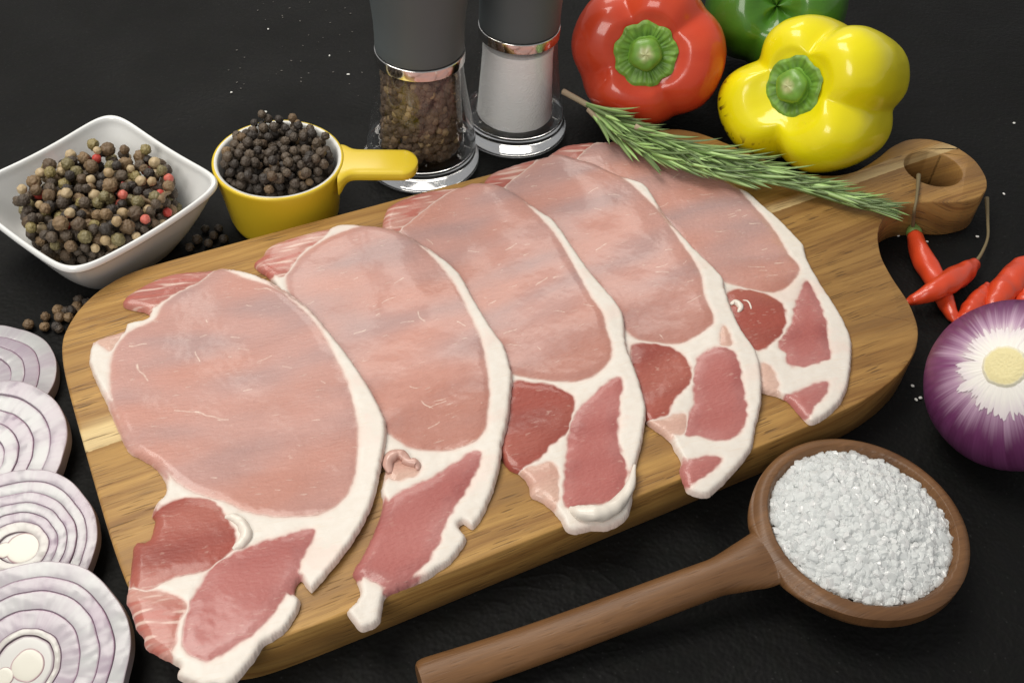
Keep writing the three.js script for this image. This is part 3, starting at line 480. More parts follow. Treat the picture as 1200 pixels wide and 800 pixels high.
// ---------------------------------------------------------------- white bowl, yellow cup
const pepperMats = {
  black: [[0.075, 0.055, 0.039], [0.046, 0.036, 0.029], [0.108, 0.078, 0.052]], brown: [[0.16, 0.102, 0.054], [0.23, 0.15, 0.078], [0.11, 0.072, 0.042]],
  green: [[0.27, 0.215, 0.085], [0.20, 0.165, 0.075]], white: [[0.50, 0.38, 0.22], [0.42, 0.30, 0.16]], pink: [[0.52, 0.055, 0.04], [0.60, 0.14, 0.10]],
};
for (const k in pepperMats) pepperMats[k] = pepperMats[k].map((c) => phy({ color: rgb(...c), roughness: k === 'black' || k === 'brown' ? 0.62 : 0.5, clearcoat: 0.12, clearcoatRoughness: 0.4 }));
function cornGeo(k, wrinkle) {
  const g = mergeVertices(new THREE.IcosahedronGeometry(1, 6).deleteAttribute('normal').deleteAttribute('uv'));
  const p = g.attributes.position, v = V(0, 0, 0);
  for (let i = 0; i < p.count; i++) {
    v.fromBufferAttribute(p, i); const n = Math.abs(ns(v.x * 3.4 + k * 5, v.y * 3.4, v.z * 3.4)), n2 = ns(v.x * 1.5 + k, v.y * 1.5, v.z * 1.5);
    v.multiplyScalar(1 - wrinkle * (1 - Math.min(1, n * 2.6)) + 0.13 * n2); p.setXYZ(i, v.x, v.y, v.z);
  }
  g.computeVertexNormals(); return g;
}
const cornRough = [1, 2, 3, 4].map((k) => cornGeo(k, 0.19)), cornSmooth = [5, 6, 7].map((k) => cornGeo(k, 0.035));
// spheres dropped one by one: each comes to rest on the floor or on those below
function drop(count, sample, floor, kinds, tries = 5) {
  const S = [];
  for (let i = 0; i < count; i++) {
    const kind = kinds(i), r = kind.r(); let best = null;
    for (let t = 0; t < tries; t++) {
      const [x, z] = sample(); let y = floor(x, z, r);
      for (const s of S) { const d2 = (s.x - x) ** 2 + (s.z - z) ** 2, R = (s.r + r) * 0.93; if (d2 < R * R) y = Math.max(y, s.y + Math.sqrt(R * R - d2)); }
      if (!best || y < best.y) best = { x, y, z, r, kind };
    }
    S.push(best);
  }
  // how much of each is open to the sky
  for (const s of S) { let c = 0; for (let k = 0; k < 30; k++) { const a = k * 2.4, q = Math.sqrt(k / 30) * s.r * 0.9, x = s.x + q * Math.cos(a), z = s.z + q * Math.sin(a); let free = true; for (const o of S) if (o !== s && o.y > s.y && (o.x - x) ** 2 + (o.z - z + 0.0016) ** 2 < o.r * o.r * 0.9) { free = false; break; } if (free) c++; } s.open = c; }
  return S.sort((a, b) => b.open - a.open);
}
function layCorns(S, most, group, stuffLabel) {
  const buried = [];
  S.forEach((s, i) => {
    const mats = pepperMats[s.kind.mat], geo = s.kind.smooth ? cornSmooth : cornRough;
    const rot = new THREE.Euler(rr(0, 6), rr(0, 6), rr(0, 6));
    if (i < most && s.open > 1) {
      const m = mesh(s.kind.name, s.kind.geo ? s.kind.geo : geo[Math.floor(rr(0, geo.length))], mats[Math.floor(rr(0, mats.length))]);
      m.position.set(s.x, s.y, s.z); m.rotation.copy(rot); const f = s.kind.geo ? 1 : s.r; m.scale.set(f * rr(0.93, 1.04), f * rr(0.93, 1.04), f);
      if (s.kind.geo) m.rotation.set(rr(-0.3, 0.3), rr(0, 6), rr(-0.3, 0.3));
      tag(m, s.kind.label, s.kind.cat || 'peppercorn', group + ', ' + s.kind.mat);
    } else buried.push([s, rot]);
  });
  const im = new THREE.InstancedMesh(cornRough[0], pepperMats.black[0], buried.length), M = new THREE.Matrix4();
  buried.forEach(([s, r], i) => { M.compose(V(s.x, s.y, s.z), new THREE.Quaternion().setFromEuler(r), V(s.r, s.r, s.r)); im.setMatrixAt(i, M); });
  im.name = numbered('buried_peppercorns'); im.userData = { kind: 'stuff', label: stuffLabel }; scene.add(im);
}
const glaze = phy({ color: rgb(0.88, 0.89, 0.88), roughness: 0.25, clearcoat: 0.7, clearcoatRoughness: 0.1 });
const BOWL = { x: -0.1940, z: -0.3705, turn: -35.5 * Math.PI / 180, half: 0.0425, h: 0.033 };
function superR(a, e) { const c = Math.abs(Math.cos(a)), s = Math.abs(Math.sin(a)); return 1 / Math.pow(Math.pow(c, e) + Math.pow(s, e), 1 / e); }
{
  // square dish: outside, rolled rim and inside in one skin; [size, height, squareness]
  const H = BOWL.h, rows = [[0.0, 0.0025, 2.2], [0.55, 0.0025, 3], [0.57, 0.0, 3.2], [0.61, 0.0, 3.4], [0.66, 0.003, 3.6], [0.76, 0.010, 4], [0.88, 0.021, 5.5], [0.965, 0.030, 7], [1.0, H - 0.0008, 7.5], [1.0, H + 0.0006, 7.5], [0.985, H + 0.0016, 7.5], [0.960, H + 0.0014, 7.5], [0.945, H + 0.0002, 7.5], [0.93, 0.030, 7], [0.86, 0.0215, 5.5], [0.76, 0.0125, 4], [0.62, 0.0075, 3.2], [0.4, 0.0058, 2.6], [0, 0.0055, 2.2]];
  const curve = new THREE.CatmullRomCurve3(rows.map((r) => V(...r)), false, 'catmullrom', 0.4), P = curve.getPoints(140);
  const g = surf(220, 140, (u, v) => {
    const a = u * 2 * Math.PI, p = P[Math.round(v * 140)], s = superR(a, Math.max(2, p.z)), corner = (s - 1) / 0.3;
    const r = p.x * BOWL.half * s, lift = 0.0016 * corner * ss(0.008, H, p.y) - 0.0006 * (1 - cl(corner)) * ss(0.01, H, p.y);
    return [r * Math.cos(a), p.y + lift, r * Math.sin(a)];
  }, { closeU: true, flip: true });
  const b = mesh('square_bowl', g, glaze); b.position.set(BOWL.x, 0.0002, BOWL.z); b.rotation.y = BOWL.turn;
  tag(b, 'small square white porcelain bowl filled with mixed peppercorns', 'bowl');
  const ct = Math.cos(BOWL.turn), st = Math.sin(BOWL.turn);
  const floor = (x, z, r) => {
    const dx = x - BOWL.x, dz = z - BOWL.z, lx = (dx * ct - dz * st) / BOWL.half, lz = (dx * st + dz * ct) / BOWL.half, e = Math.pow(Math.abs(lx) ** 3.6 + Math.abs(lz) ** 3.6, 1 / 3.6);
    return 0.006 + r + 0.022 * ss(0.45, 0.95, e) * ss(0.2, 0.95, e);
  };
  const L = (t) => t + ' heaped in the square white bowl', G = 'peppercorns in the white bowl';
  const K = {
    black: { mat: 'black', name: 'black_peppercorn', label: L('dark wrinkled peppercorn'), r: () => rr(0.0021, 0.0029) }, brown: { mat: 'brown', name: 'allspice_berry', label: L('large brown allspice berry'), r: () => rr(0.0021, 0.0037), cat: 'allspice berry' },
    green: { mat: 'green', name: 'green_peppercorn', label: L('olive green peppercorn'), r: () => rr(0.0023, 0.0032) }, white: { mat: 'white', name: 'white_peppercorn', label: L('pale cream peppercorn'), r: () => rr(0.0019, 0.0027), smooth: true },
    pink: { mat: 'pink', name: 'pink_peppercorn', label: L('bright pink red peppercorn'), r: () => rr(0.0019, 0.0027), smooth: true },
    clove: { mat: 'brown', name: 'clove', label: L('thin brown clove stem lying'), r: () => 0.0022, cat: 'clove', geo: tube([[-0.006, 0, 0], [-0.001, 0.0005, 0.0005], [0.004, 0, 0], [0.0065, 0.0002, -0.0004]], [0.0008, 0.0011, 0.0013, 0.0022, 0.0012], 16, 8) },
  };
  const pick = () => { const q = rnd(); return q < 0.33 ? K.black : q < 0.55 ? K.brown : q < 0.71 ? K.green : q < 0.88 ? K.white : q < 0.965 ? K.pink : K.clove; };
  const sample = () => { const a = rr(0, 6.283), q = Math.sqrt(rnd()) * 0.0335; const lx = q * Math.cos(a) * 1.0, lz = q * Math.sin(a) * 1.0; return [BOWL.x + 0.001 + lx, BOWL.z + 0.001 + lz]; };
  layCorns(drop(620, sample, floor, pick, 6), 295, G, 'peppercorns buried in the white bowl');
}
{
  const cx = -0.1165, cz = -0.4015, c = thing('measuring_cup', 'small yellow measuring cup with white inside and flat handle', 'measuring cup', [cx, 0, cz]);
  const yel = phy({ color: rgb(0.77, 0.56, 0.028), roughness: 0.34, clearcoat: 0.4, clearcoatRoughness: 0.2 }), wht = phy({ color: rgb(0.80, 0.80, 0.77), roughness: 0.35, clearcoat: 0.3, clearcoatRoughness: 0.2 });
  mesh('cup_body', lathe([[0, 0.6], [20, 0.6], [21.5, 0], [24.2, 0.3], [25.6, 1.6], [26.6, 5], [28.6, 20], [30.2, 31], [30.8, 33.6], [30.7, 34.6], [30.2, 35.1], [29.6, 35.1]], 120), yel, c);
  mesh('lining', lathe([[29.6, 35.1], [28.6, 35.0], [28.0, 34.2], [27.6, 32], [25.5, 14], [24.2, 5], [22.5, 3.4], [0, 3.2]], 120), wht, c);
  // handle: a flat tongue at rim level, rounded at its end, flaring where it joins the cup
  const hd = [1.0, 0, -0.03], L = 0.0375;
  const hg = surf(120, 24, (u, v) => {
    const a = v * 2 * Math.PI, s = u, x = 0.0285 + s * L;
    const end = s > 0.80 ? Math.sqrt(Math.max(0, 1 - ((s - 0.80) / 0.20) ** 2)) : 1;
    const w = (0.0098 + 0.0052 * Math.exp(-((s / 0.11) ** 2))) * Math.max(0.02, end), h = 0.0028 + 0.003 * Math.exp(-((s / 0.07) ** 2));
    const c2 = Math.cos(a), s2 = Math.sin(a), e = 0.45, sx = Math.sign(c2) * Math.abs(c2) ** e, sy = Math.sign(s2) * Math.abs(s2) ** e;
    const k = end < 1 ? lerp(0.55, 1, end) : 1;
    return [x, 0.0345 - h + h * sy * k - 0.0004 + 0.0004 * (sy > 0 ? 1 - c2 * c2 : 0), w * sx];
  }, { flip: true });
  const hm = mesh('handle', hg, yel, c); hm.rotation.y = 0.10;
  const floor = (x, z, r) => 0.004 + r + 0.03 * ss(0.0235, 0.0275, Math.hypot(x - cx, z - cz));
  const K = { black: { mat: 'black', name: 'black_peppercorn', label: 'dark wrinkled peppercorn heaped in the yellow measuring cup', r: () => rr(0.0020, 0.0027) }, brown: { mat: 'brown', name: 'brown_peppercorn', label: 'paler brown peppercorn heaped in the yellow measuring cup', r: () => rr(0.0018, 0.0025) } };
  const sample = () => { const a = rr(0, 6.283), q = Math.sqrt(rnd()) * 0.0245; return [cx + q * Math.cos(a), cz + q * Math.sin(a)]; };
  layCorns(drop(620, sample, floor, () => (rnd() < 0.9 ? K.black : K.brown), 5), 240, 'peppercorns in the yellow cup', 'peppercorns buried in the yellow cup');
}

// ---------------------------------------------------------------- glass mills
function mill(name, label, x, z, sc, fill, lean) {
  const t = thing(name, label, 'spice mill', [x, 0, z]);
  const glass = phy({ color: 0xffffff, roughness: 0.03, transmission: 1, thickness: 0.01, ior: 1.49 });
  const pane = phy({ color: 0xffffff, roughness: 0.02, transmission: 1, thickness: 0, ior: 1.55 });
  const S2 = (P) => lathe(P.map(([a, b]) => [a * sc, b * sc]), 128);
  const body = mesh('glass_body', S2([[28.35, 13.2], [28.2, 16], [27.4, 20], [25.4, 32], [23.3, 44], [21.9, 54], [21.2, 62]]), pane, t);
  mesh('inner_wall', S2([[22.4, 13.2], [22.0, 18], [21.2, 30], [20.4, 44], [20.1, 56], [19.9, 61]]), pane, body);
  mesh('glass_foot', S2([[0, 0.5], [26, 0.5], [29.5, 0.8], [30.3, 2], [30.1, 4.5], [28.6, 7.5], [27.9, 9], [28.3, 11], [28.3, 12.6], [27.6, 13.0], [22.6, 12.6], [21.8, 11.4], [0, 11.2]]), glass, t);
  mesh('collar', lathe([[19.4, 61.8], [21.9, 61.8], [22.2, 62.3], [22.2, 67.2], [21.8, 67.8], [19, 67.8]].map(([a, b]) => [a * sc, b * sc]), 96), std({ color: rgb(0.80, 0.78, 0.76), metalness: 1, roughness: 0.12 }), t);
  mesh('grinder_head', lathe([[19, 68.0], [21.2, 68.0], [21.8, 68.8], [21.7, 74], [21.9, 82], [22.8, 92], [24.4, 102], [26.0, 112], [26.6, 120], [26.0, 127], [23.5, 132], [18, 135], [0, 136]].map(([a, b]) => [a * sc, b * sc]), 96), phy({ color: rgb(0.098, 0.116, 0.122), roughness: 0.5 }), t);
  if (fill === 'pepper') {
    const parts = [], rads = [];
    for (let i = 0; i < 1100; i++) {
      const y = rr(13.8, 57) * sc, a = rr(0, 6.283), rm = lerp(22.2, 20.3, (y / sc - 13) / 40) * sc - 2.6, q = i < 880 ? rm * rr(0.94, 1) : rm * Math.sqrt(rnd()), r = rr(2.0, 2.6);
      const g = cornRough[i % 4].clone(); g.scale(r / 1000, r / 1000, r / 1000); g.rotateX(rr(0, 6)); g.rotateY(rr(0, 6)); g.translate(q * Math.cos(a) / 1000, y / 1000, q * Math.sin(a) / 1000);
      const c = rnd() < 0.82 ? [0.115, 0.078, 0.052] : rnd() < 0.7 ? [0.19, 0.13, 0.08] : [0.36, 0.26, 0.14], k = rr(0.75, 1.3), n = g.attributes.position.count, A = new Float32Array(n * 3);
      for (let j = 0; j < n; j++) A.set([c[0] * k, c[1] * k, c[2] * k], j * 3);
      g.setAttribute('color', new THREE.BufferAttribute(A, 3)); parts.push(g);
    }
    const m = mesh('peppercorn_filling', mergeGeometries(parts), std({ vertexColors: true, roughness: 0.7 }), t); m.userData = { kind: 'stuff' };
  } else {
    const g = surf(320, 240, (u, v) => {
      const a = u * 2 * Math.PI, cap0 = ss(0, 0.06, v), cap1 = ss(1, 0.94, v), y = lerp(11.9, 57, ss(0.05, 0.95, v) * 0.0 + cl((v - 0.06) / 0.88)), wall = lerp(22.1, 20.2, cl((y - 13) / 35)) - 0.5;
      const bump = 0.20 * ns(Math.cos(a) * 26, Math.sin(a) * 26, y * 1.4) + 0.22 * ns(Math.cos(a) * 48, Math.sin(a) * 48, y * 2.4) + 0.12 * ns(Math.cos(a) * 4, Math.sin(a) * 4, y * 0.2);
      const r = (wall + bump - 0.4) * Math.min(cap0, cap1);
      return [r * Math.cos(a) * sc / 1000, (y + (v > 0.9 ? 0.6 * bump : 0)) * sc / 1000, r * Math.sin(a) * sc / 1000];
    }, { closeU: true, flip: true });
    mesh('salt_filling', g, std({ color: rgb(0.96, 0.97, 0.97), roughness: 0.6 }), t).userData = { kind: 'stuff' };
  }
  return t;
}
mill('pepper_mill', 'glass pepper mill with dark grey head, filled with black peppercorns', -0.0545, -0.4535, 1.0, 'pepper');
mill('salt_mill', 'glass salt mill with dark grey head, filled with white salt', -0.0075, -0.4870, 0.95, 'salt');

// ---------------------------------------------------------------- wooden spoon with salt
const SP = { c: [0.1335, -0.2265], end: [-0.0230, -0.1600], H: 0.0235, a: 0.0395, b: 0.0335 };
{
  const dx = SP.end[0] - SP.c[0], dz = SP.end[1] - SP.c[1], L = Math.hypot(dx, dz), t = thing('wooden_spoon', 'brown wooden ladle spoon lying in front of the board', 'spoon', [SP.c[0], 0, SP.c[1]]);
  t.rotation.y = Math.atan2(-dz, dx);                           // local +x runs from the bowl to the handle end
  const woodS = colorTex(1024, 512, (i, j) => {
    const u = -45 + i / 1024 * 260, v = -45 + j / 512 * 90, w = v + 4 * ns(u / 80, v / 30, 80), st = fbm(u / 45, w / 2.0, 81, 4), fib = ns(u / 8, v / 0.4, 82), br = ns(u / 60, w / 14, 83);
    let c = mixc([0.115, 0.052, 0.020], [0.19, 0.092, 0.036], cl(0.45 + 0.6 * st + 0.5 * br + 0.4 * ss(20, 170, u)));
    c = mixc(c, [0.07, 0.033, 0.014], 0.3 * ss(0.28, 0.5, ns(u / 9, v / 0.6, 84)));
    const k = 1 + 0.16 * fib; return [c[0] * k, c[1] * k, c[2] * k];
  });
  const bS = greyTex(1024, 512, (i, j) => { const u = -45 + i / 1024 * 260, v = -45 + j / 512 * 90; return 0.6 + 0.2 * ns(u / 8, v / 0.4, 82) - 0.3 * ss(0.28, 0.5, ns(u / 9, v / 0.6, 84)); });
  const mat = std({ map: woodS, bumpMap: bS, bumpScale: 0.00015, roughness: 0.4 });
  const a = SP.a, b = SP.b, H = SP.H;
  const half = (s) => { const c = Math.abs(s) < a ? Math.sqrt(a * a - s * s) : 0, h = s > 0 ? lerp(0.0068, 0.0076, cl((s - 0.05) / 0.12)) * (s > L - 0.004 ? Math.sqrt(Math.max(0, 1 - ((s - L + 0.004) / 0.004) ** 2)) * 0.25 + 0.75 : 1) : 0; if (s <= 0) return c; const k = lerp(0.030, 0.0005, ss(a - 0.004, a + 0.032, s)), q = cl(0.5 + 0.5 * (c - h) / k); return lerp(h, c, q) + k * q * (1 - q); };
  const mid = (s) => lerp(H - 0.0068, 0.0072, ss(0.03, 0.15, s)), thick = (s) => lerp(0.0066, 0.0058, cl(s / 0.12));
  const topAt = (s, y) => {
    const r = Math.hypot(s, y), w = half(s), e = cl(Math.abs(y) / w), inb = ss(a + 0.006, a - 0.010, s);
    const hand = mid(s) + thick(s) * Math.sqrt(Math.max(0, 1 - e * e));
    let rim = H - 0.0012 * Math.pow(cl((r - 0.5 * (a + b)) / (a - b) * 2), 2) * 1.5;
    if (r < b + 0.001) { const q = r / (b + 0.001); rim = H - 0.0155 * Math.pow(Math.max(0, 1 - q * q), 0.62); }
    return lerp(hand, rim, inb);
  };
  const botAt = (s, y) => {
    const r = Math.hypot(s, y), w = half(s), e = cl(Math.abs(y) / w), inb = ss(a + 0.016, a - 0.016, s);
    const hand = mid(s) - thick(s) * Math.sqrt(Math.max(0, 1 - e * e)), q = cl(r / (a + 0.0005));
    const bowl = (H - 0.003) * (1 - Math.sqrt(Math.max(0, 1 - q * q)) * 0.999);
    return Math.max(0.0003, lerp(hand, Math.min(bowl, H - 0.003), inb));
  };
  const NS = 300, NY = 64, sAt = (u) => { const q = 0.5 - 0.5 * Math.cos(Math.min(1, u / 0.55) * Math.PI / 2 * 1); return u < 0.5 ? -a + (2 * a) * (0.5 - 0.5 * Math.cos(u / 0.5 * Math.PI * 0.92)) / (0.5 - 0.5 * Math.cos(Math.PI * 0.92)) : a + (L - a) * (u - 0.5) / 0.5; };
  const uvf = (u, v, p) => [(p[0] * 1000 + 45) / 260, (p[2] * 1000 + 45) / 90];
  const sheet = (f, flip) => surf(NS, NY, (u, v) => { const s = Math.min(L, Math.max(-a + 1e-5, sAt(u))), w = half(s), y = -w * Math.cos(v * Math.PI), edge = Math.abs(Math.cos(v * Math.PI)) > 0.9999; const T = topAt(s, y), B = botAt(s, y), m = Math.min(T, 0.5 * (topAt(s, y * 0.999) + botAt(s, y * 0.999))); return [s, edge ? m : f(s, y), y]; }, { flip, uv: uvf });
  const g1 = sheet(topAt, false), g2 = sheet(botAt, true);
  const capY = (v) => -half(L) * Math.cos(v * Math.PI);
  const g3 = surf(2, NY, (u, v) => { const y = capY(v), e = Math.abs(Math.cos(v * Math.PI)) > 0.9999, T = topAt(L, y), B = botAt(L, y); return [L, e ? 0.5 * (T + B) : lerp(T, B, u), y]; }, { uv: uvf });
  const body = mesh('spoon_body', mergeGeometries([g1, g2, g3]), mat, t);
  // coarse salt heaped in the bowl
  const cr = [];
  for (let k = 0; k < 6; k++) {
    const g = mergeVertices(new THREE.BoxGeometry(1, 1, 1, 2, 2, 2).deleteAttribute('uv').deleteAttribute('normal')), p = g.attributes.position;
    for (let i = 0; i < p.count; i++) { const v = V(p.getX(i), p.getY(i), p.getZ(i)), L = v.length(); v.multiplyScalar((L > 0.8 ? 0.72 : L > 0.6 ? 0.86 : 1.0) * (1 + rr(-0.12, 0.12))); p.setXYZ(i, v.x, v.y, v.z); }
    cr.push(toCreasedNormals(g, 0.75));
  }
  const parts = [], R0 = 0.0328;
  const dome = (r) => H - 0.0030 + 0.0100 * (1 - (r / R0) ** 2);
  for (let i = 0; i < 3400; i++) {
    const q = Math.sqrt(i / 3400) * R0 * 1.0, an = i * 2.39996 + rr(-0.3, 0.3), x = q * Math.cos(an), z = q * Math.sin(an), s = rr(0.0017, 0.0033) * (rnd() < 0.1 ? 1.25 : 1);
    const y = dome(q) + rr(-0.0016, 0.0001) + 0.0007 * ns(x * 160, z * 160, 3);
    const g = cr[i % 6].clone(); g.scale(s * rr(0.8, 1.25), s * rr(0.8, 1.1), s * rr(0.8, 1.25)); g.rotateX(rr(0, 6)); g.rotateY(rr(0, 6)); g.rotateZ(rr(0, 6)); g.translate(x, y, z); parts.push(g);
  }
  for (const g of parts) g.deleteAttribute('uv');
  const saltGeo = mergeGeometries([mergeGeometries(parts.filter((g, i) => i % 6 > 0)), mergeGeometries(parts.filter((g, i) => i % 6 === 0))], true);
  const core = surf(64, 20, (u, v) => { const an = u * 6.28319, r = v * 0.0318; return [r * Math.cos(an), dome(r) - 0.0012, r * Math.sin(an)]; }, { closeU: true, flip: true }); core.deleteAttribute('uv');
  mesh('salt_bed', core, std({ color: rgb(0.86, 0.88, 0.88), roughness: 0.8 }), t).userData = { kind: 'stuff' };
  const salt = mesh('coarse_salt', saltGeo, [phy({ color: rgb(0.95, 0.965, 0.965), roughness: 0.65, transmission: 0.58, thickness: 0, ior: 1.5, clearcoat: 0.5, clearcoatRoughness: 0.1 }), phy({ color: rgb(0.97, 0.98, 0.98), roughness: 0.12, transmission: 0.35, thickness: 0.002, ior: 1.5 })]);
  salt.position.set(SP.c[0], 0, SP.c[1]); salt.userData = { kind: 'stuff', label: 'coarse white salt crystals heaped in the wooden spoon', category: 'salt' };
}

// ---------------------------------------------------------------- onion slices
function onionSlice(label, x, y, z, R, tiltX, tiltZ, turn, k, core, thick = 0.0055) {
  const t = thing('onion_slice', label, 'onion slice', [x, y, z], 'red onion slices in a row along the left end of the board');
  t.rotation.set(tiltX, 0, tiltZ); 
  const inner = new THREE.Group();
  const rings = core.rings, mat = phy({ vertexColors: true, roughness: 0.36, clearcoat: 0.5, clearcoatRoughness: 0.2 });
  const wob = (a, f) => 1 + 0.035 * ns(Math.cos(a) * 1.3 + k, Math.sin(a) * 1.3, f * 2) + 0.02 * ns(Math.cos(a) * 3 + k, Math.sin(a) * 3, f * 3);
  const P = (f, a) => { const r = R * f * wob(a, f), e = 1 - f; return [r * Math.cos(a + turn) * (1 - 0.12 * e * 0.6) + e * core.off[0] * R, r * Math.sin(a + turn) * (1 - 0.35 * e * (core.squash || 0)) + e * core.off[1] * R]; };
  for (let i = 0; i < rings.length - 1; i++) {
    const f0 = rings[i], f1 = rings[i + 1], drop = rr(-0.0005, 0.0004), tone = rr(0, 1), lil = i % 2 ? 0.55 : 0.1;
    // cross-section: inner wall up, flesh across, thin purple skin, outer wall down
    const sec = [[0.0, 0, 0.5], [0.0, 0.9, 0.5], [0.015, 0.985, 0.35], [0.06, 1.0, 0.02], [0.3, 1.015, 0], [0.55, 1.015, 0], [0.78, 1.01, 0.0], [0.89, 1.0, 0.06], [0.945, 0.99, 0.5], [0.972, 0.985, 1], [0.994, 0.95, 1], [0.998, 0.85, 1], [0.998, 0, 0.8]];
    const w = f1 - f0, ln = 0.018 / w;                           // keep the skin line the same width on every ring
    const g = surf(240, sec.length - 1, (u, v) => {
      const a = u * 2 * Math.PI, q = sec[Math.round(v * (sec.length - 1))]; let s = q[0]; if (s > 0.6) s = 1 - (1 - s) * Math.min(1.6, ln / 0.09 * 1.1);
      const [px, pz] = P(lerp(f0, f1, s), a), y2 = thick * q[1] + (q[1] > 0.6 ? drop + 0.00012 * ns(px * 400, pz * 400, k) + 0.0004 * ns(px * 90, pz * 90, k + 4) : 0);
      return [px, y2, pz];
    }, { closeU: true, flip: false, col: (u, v) => {
      const a = u * 2 * Math.PI, q = sec[Math.round(v * (sec.length - 1))], n = ns(Math.cos(a) * 30, Math.sin(a) * 30, i * 5 + k), n2 = ns(Math.cos(a) * 2.2, Math.sin(a) * 2.2, i * 3 + k);
      let c = mixc([0.47, 0.475, 0.48], [0.36, 0.285, 0.355], cl(0.12 + lil + 0.7 * n2 + 0.25 * n)); if (i === 0 && !core.hollow) c = mixc(c, [0.66, 0.62, 0.52], 0.4);
      return mixc(c, i === rings.length - 2 ? [0.46, 0.38, 0.42] : [0.30, 0.16, 0.25], q[2] * (0.75 + 0.5 * n));
    } });
    mesh(i === 0 ? 'inner_ring' : 'ring', g, mat, t);
  }
  // the flesh inside the innermost ring, with one or two pale shoots standing flush in it
  const cg = surf(120, 16, (u, v) => { const a = u * 6.2831853, q = Math.min(1, v / 0.85), [px, pz] = P(rings[0] * 0.985 * q, a); return [px, v > 0.87 ? thick * (1 - v) / 0.13 * 0.95 : thick * (1.0 - 0.02 * q ** 8), pz]; }, { closeU: true, flip: false, col: (u, v) => mixc([0.54, 0.53, 0.51], [0.30, 0.16, 0.25], ss(0.79, 0.85, v)) });
  mesh('inner_flesh', cg, mat, t);
  for (const [ox, oz, r] of core.hearts) {
    const [c0, c1] = P(0.001, 0), cx = c0 + ox * R, cz = c1 + oz * R;
    const g = surf(60, 12, (u, v) => { const a = u * 6.2831853, q = Math.min(1, v / 0.85), rad = r * R * q * (1 + 0.1 * ns(Math.cos(a) + k, Math.sin(a), r)); return [cx + rad * Math.cos(a), v > 0.87 ? thick * 1.02 - (v - 0.85) * 0.004 : thick * (1.055 - 0.02 * q ** 6), cz + rad * Math.sin(a)]; }, { closeU: true, flip: false, col: (u, v) => mixc([0.62, 0.60, 0.52], [0.40, 0.17, 0.24], ss(0.74, 0.84, v) * 0.8) });
    mesh('heart', g, mat, t);
  }
  return t;
}
onionSlice('farthest red onion slice, nearest the spilled peppercorns', -0.2190, 0.0012, -0.2770, 0.0310, 0.02, 0.0, 0.4, 21, { off: [-0.10, 0.10], rings: [0.20, 0.34, 0.50, 0.66, 0.82, 1.0], hearts: [[0, 0, 0.13]] });
onionSlice('second red onion slice from the far end of the row', -0.2015, 0.0046, -0.2405, 0.0320, 0.17, 0.0, 1.4, 22, { off: [-0.15, 0.25], rings: [0.14, 0.26, 0.40, 0.54, 0.68, 0.84, 1.0], hearts: [[0, 0, 0.10]] });
onionSlice('red onion slice with an oval heart, second from the near end', -0.1745, 0.0062, -0.1995, 0.0300, 0.20, 0.0, 2.2, 23, { off: [0.12, 0.02], squash: 0.9, rings: [0.26, 0.40, 0.52, 0.64, 0.76, 0.88, 1.0], hearts: [[0.03, 0.0, 0.20], [-0.18, 0.04, 0.10]] });
onionSlice('nearest and largest red onion slice with two pale hearts', -0.1535, 0.0078, -0.1560, 0.0345, 0.23, 0.0, 0.2, 24, { off: [0.02, 0.06], rings: [0.30, 0.36, 0.54, 0.72, 0.85, 1.0], hearts: [[0.03, -0.03, 0.16], [-0.16, 0.09, 0.09]] });

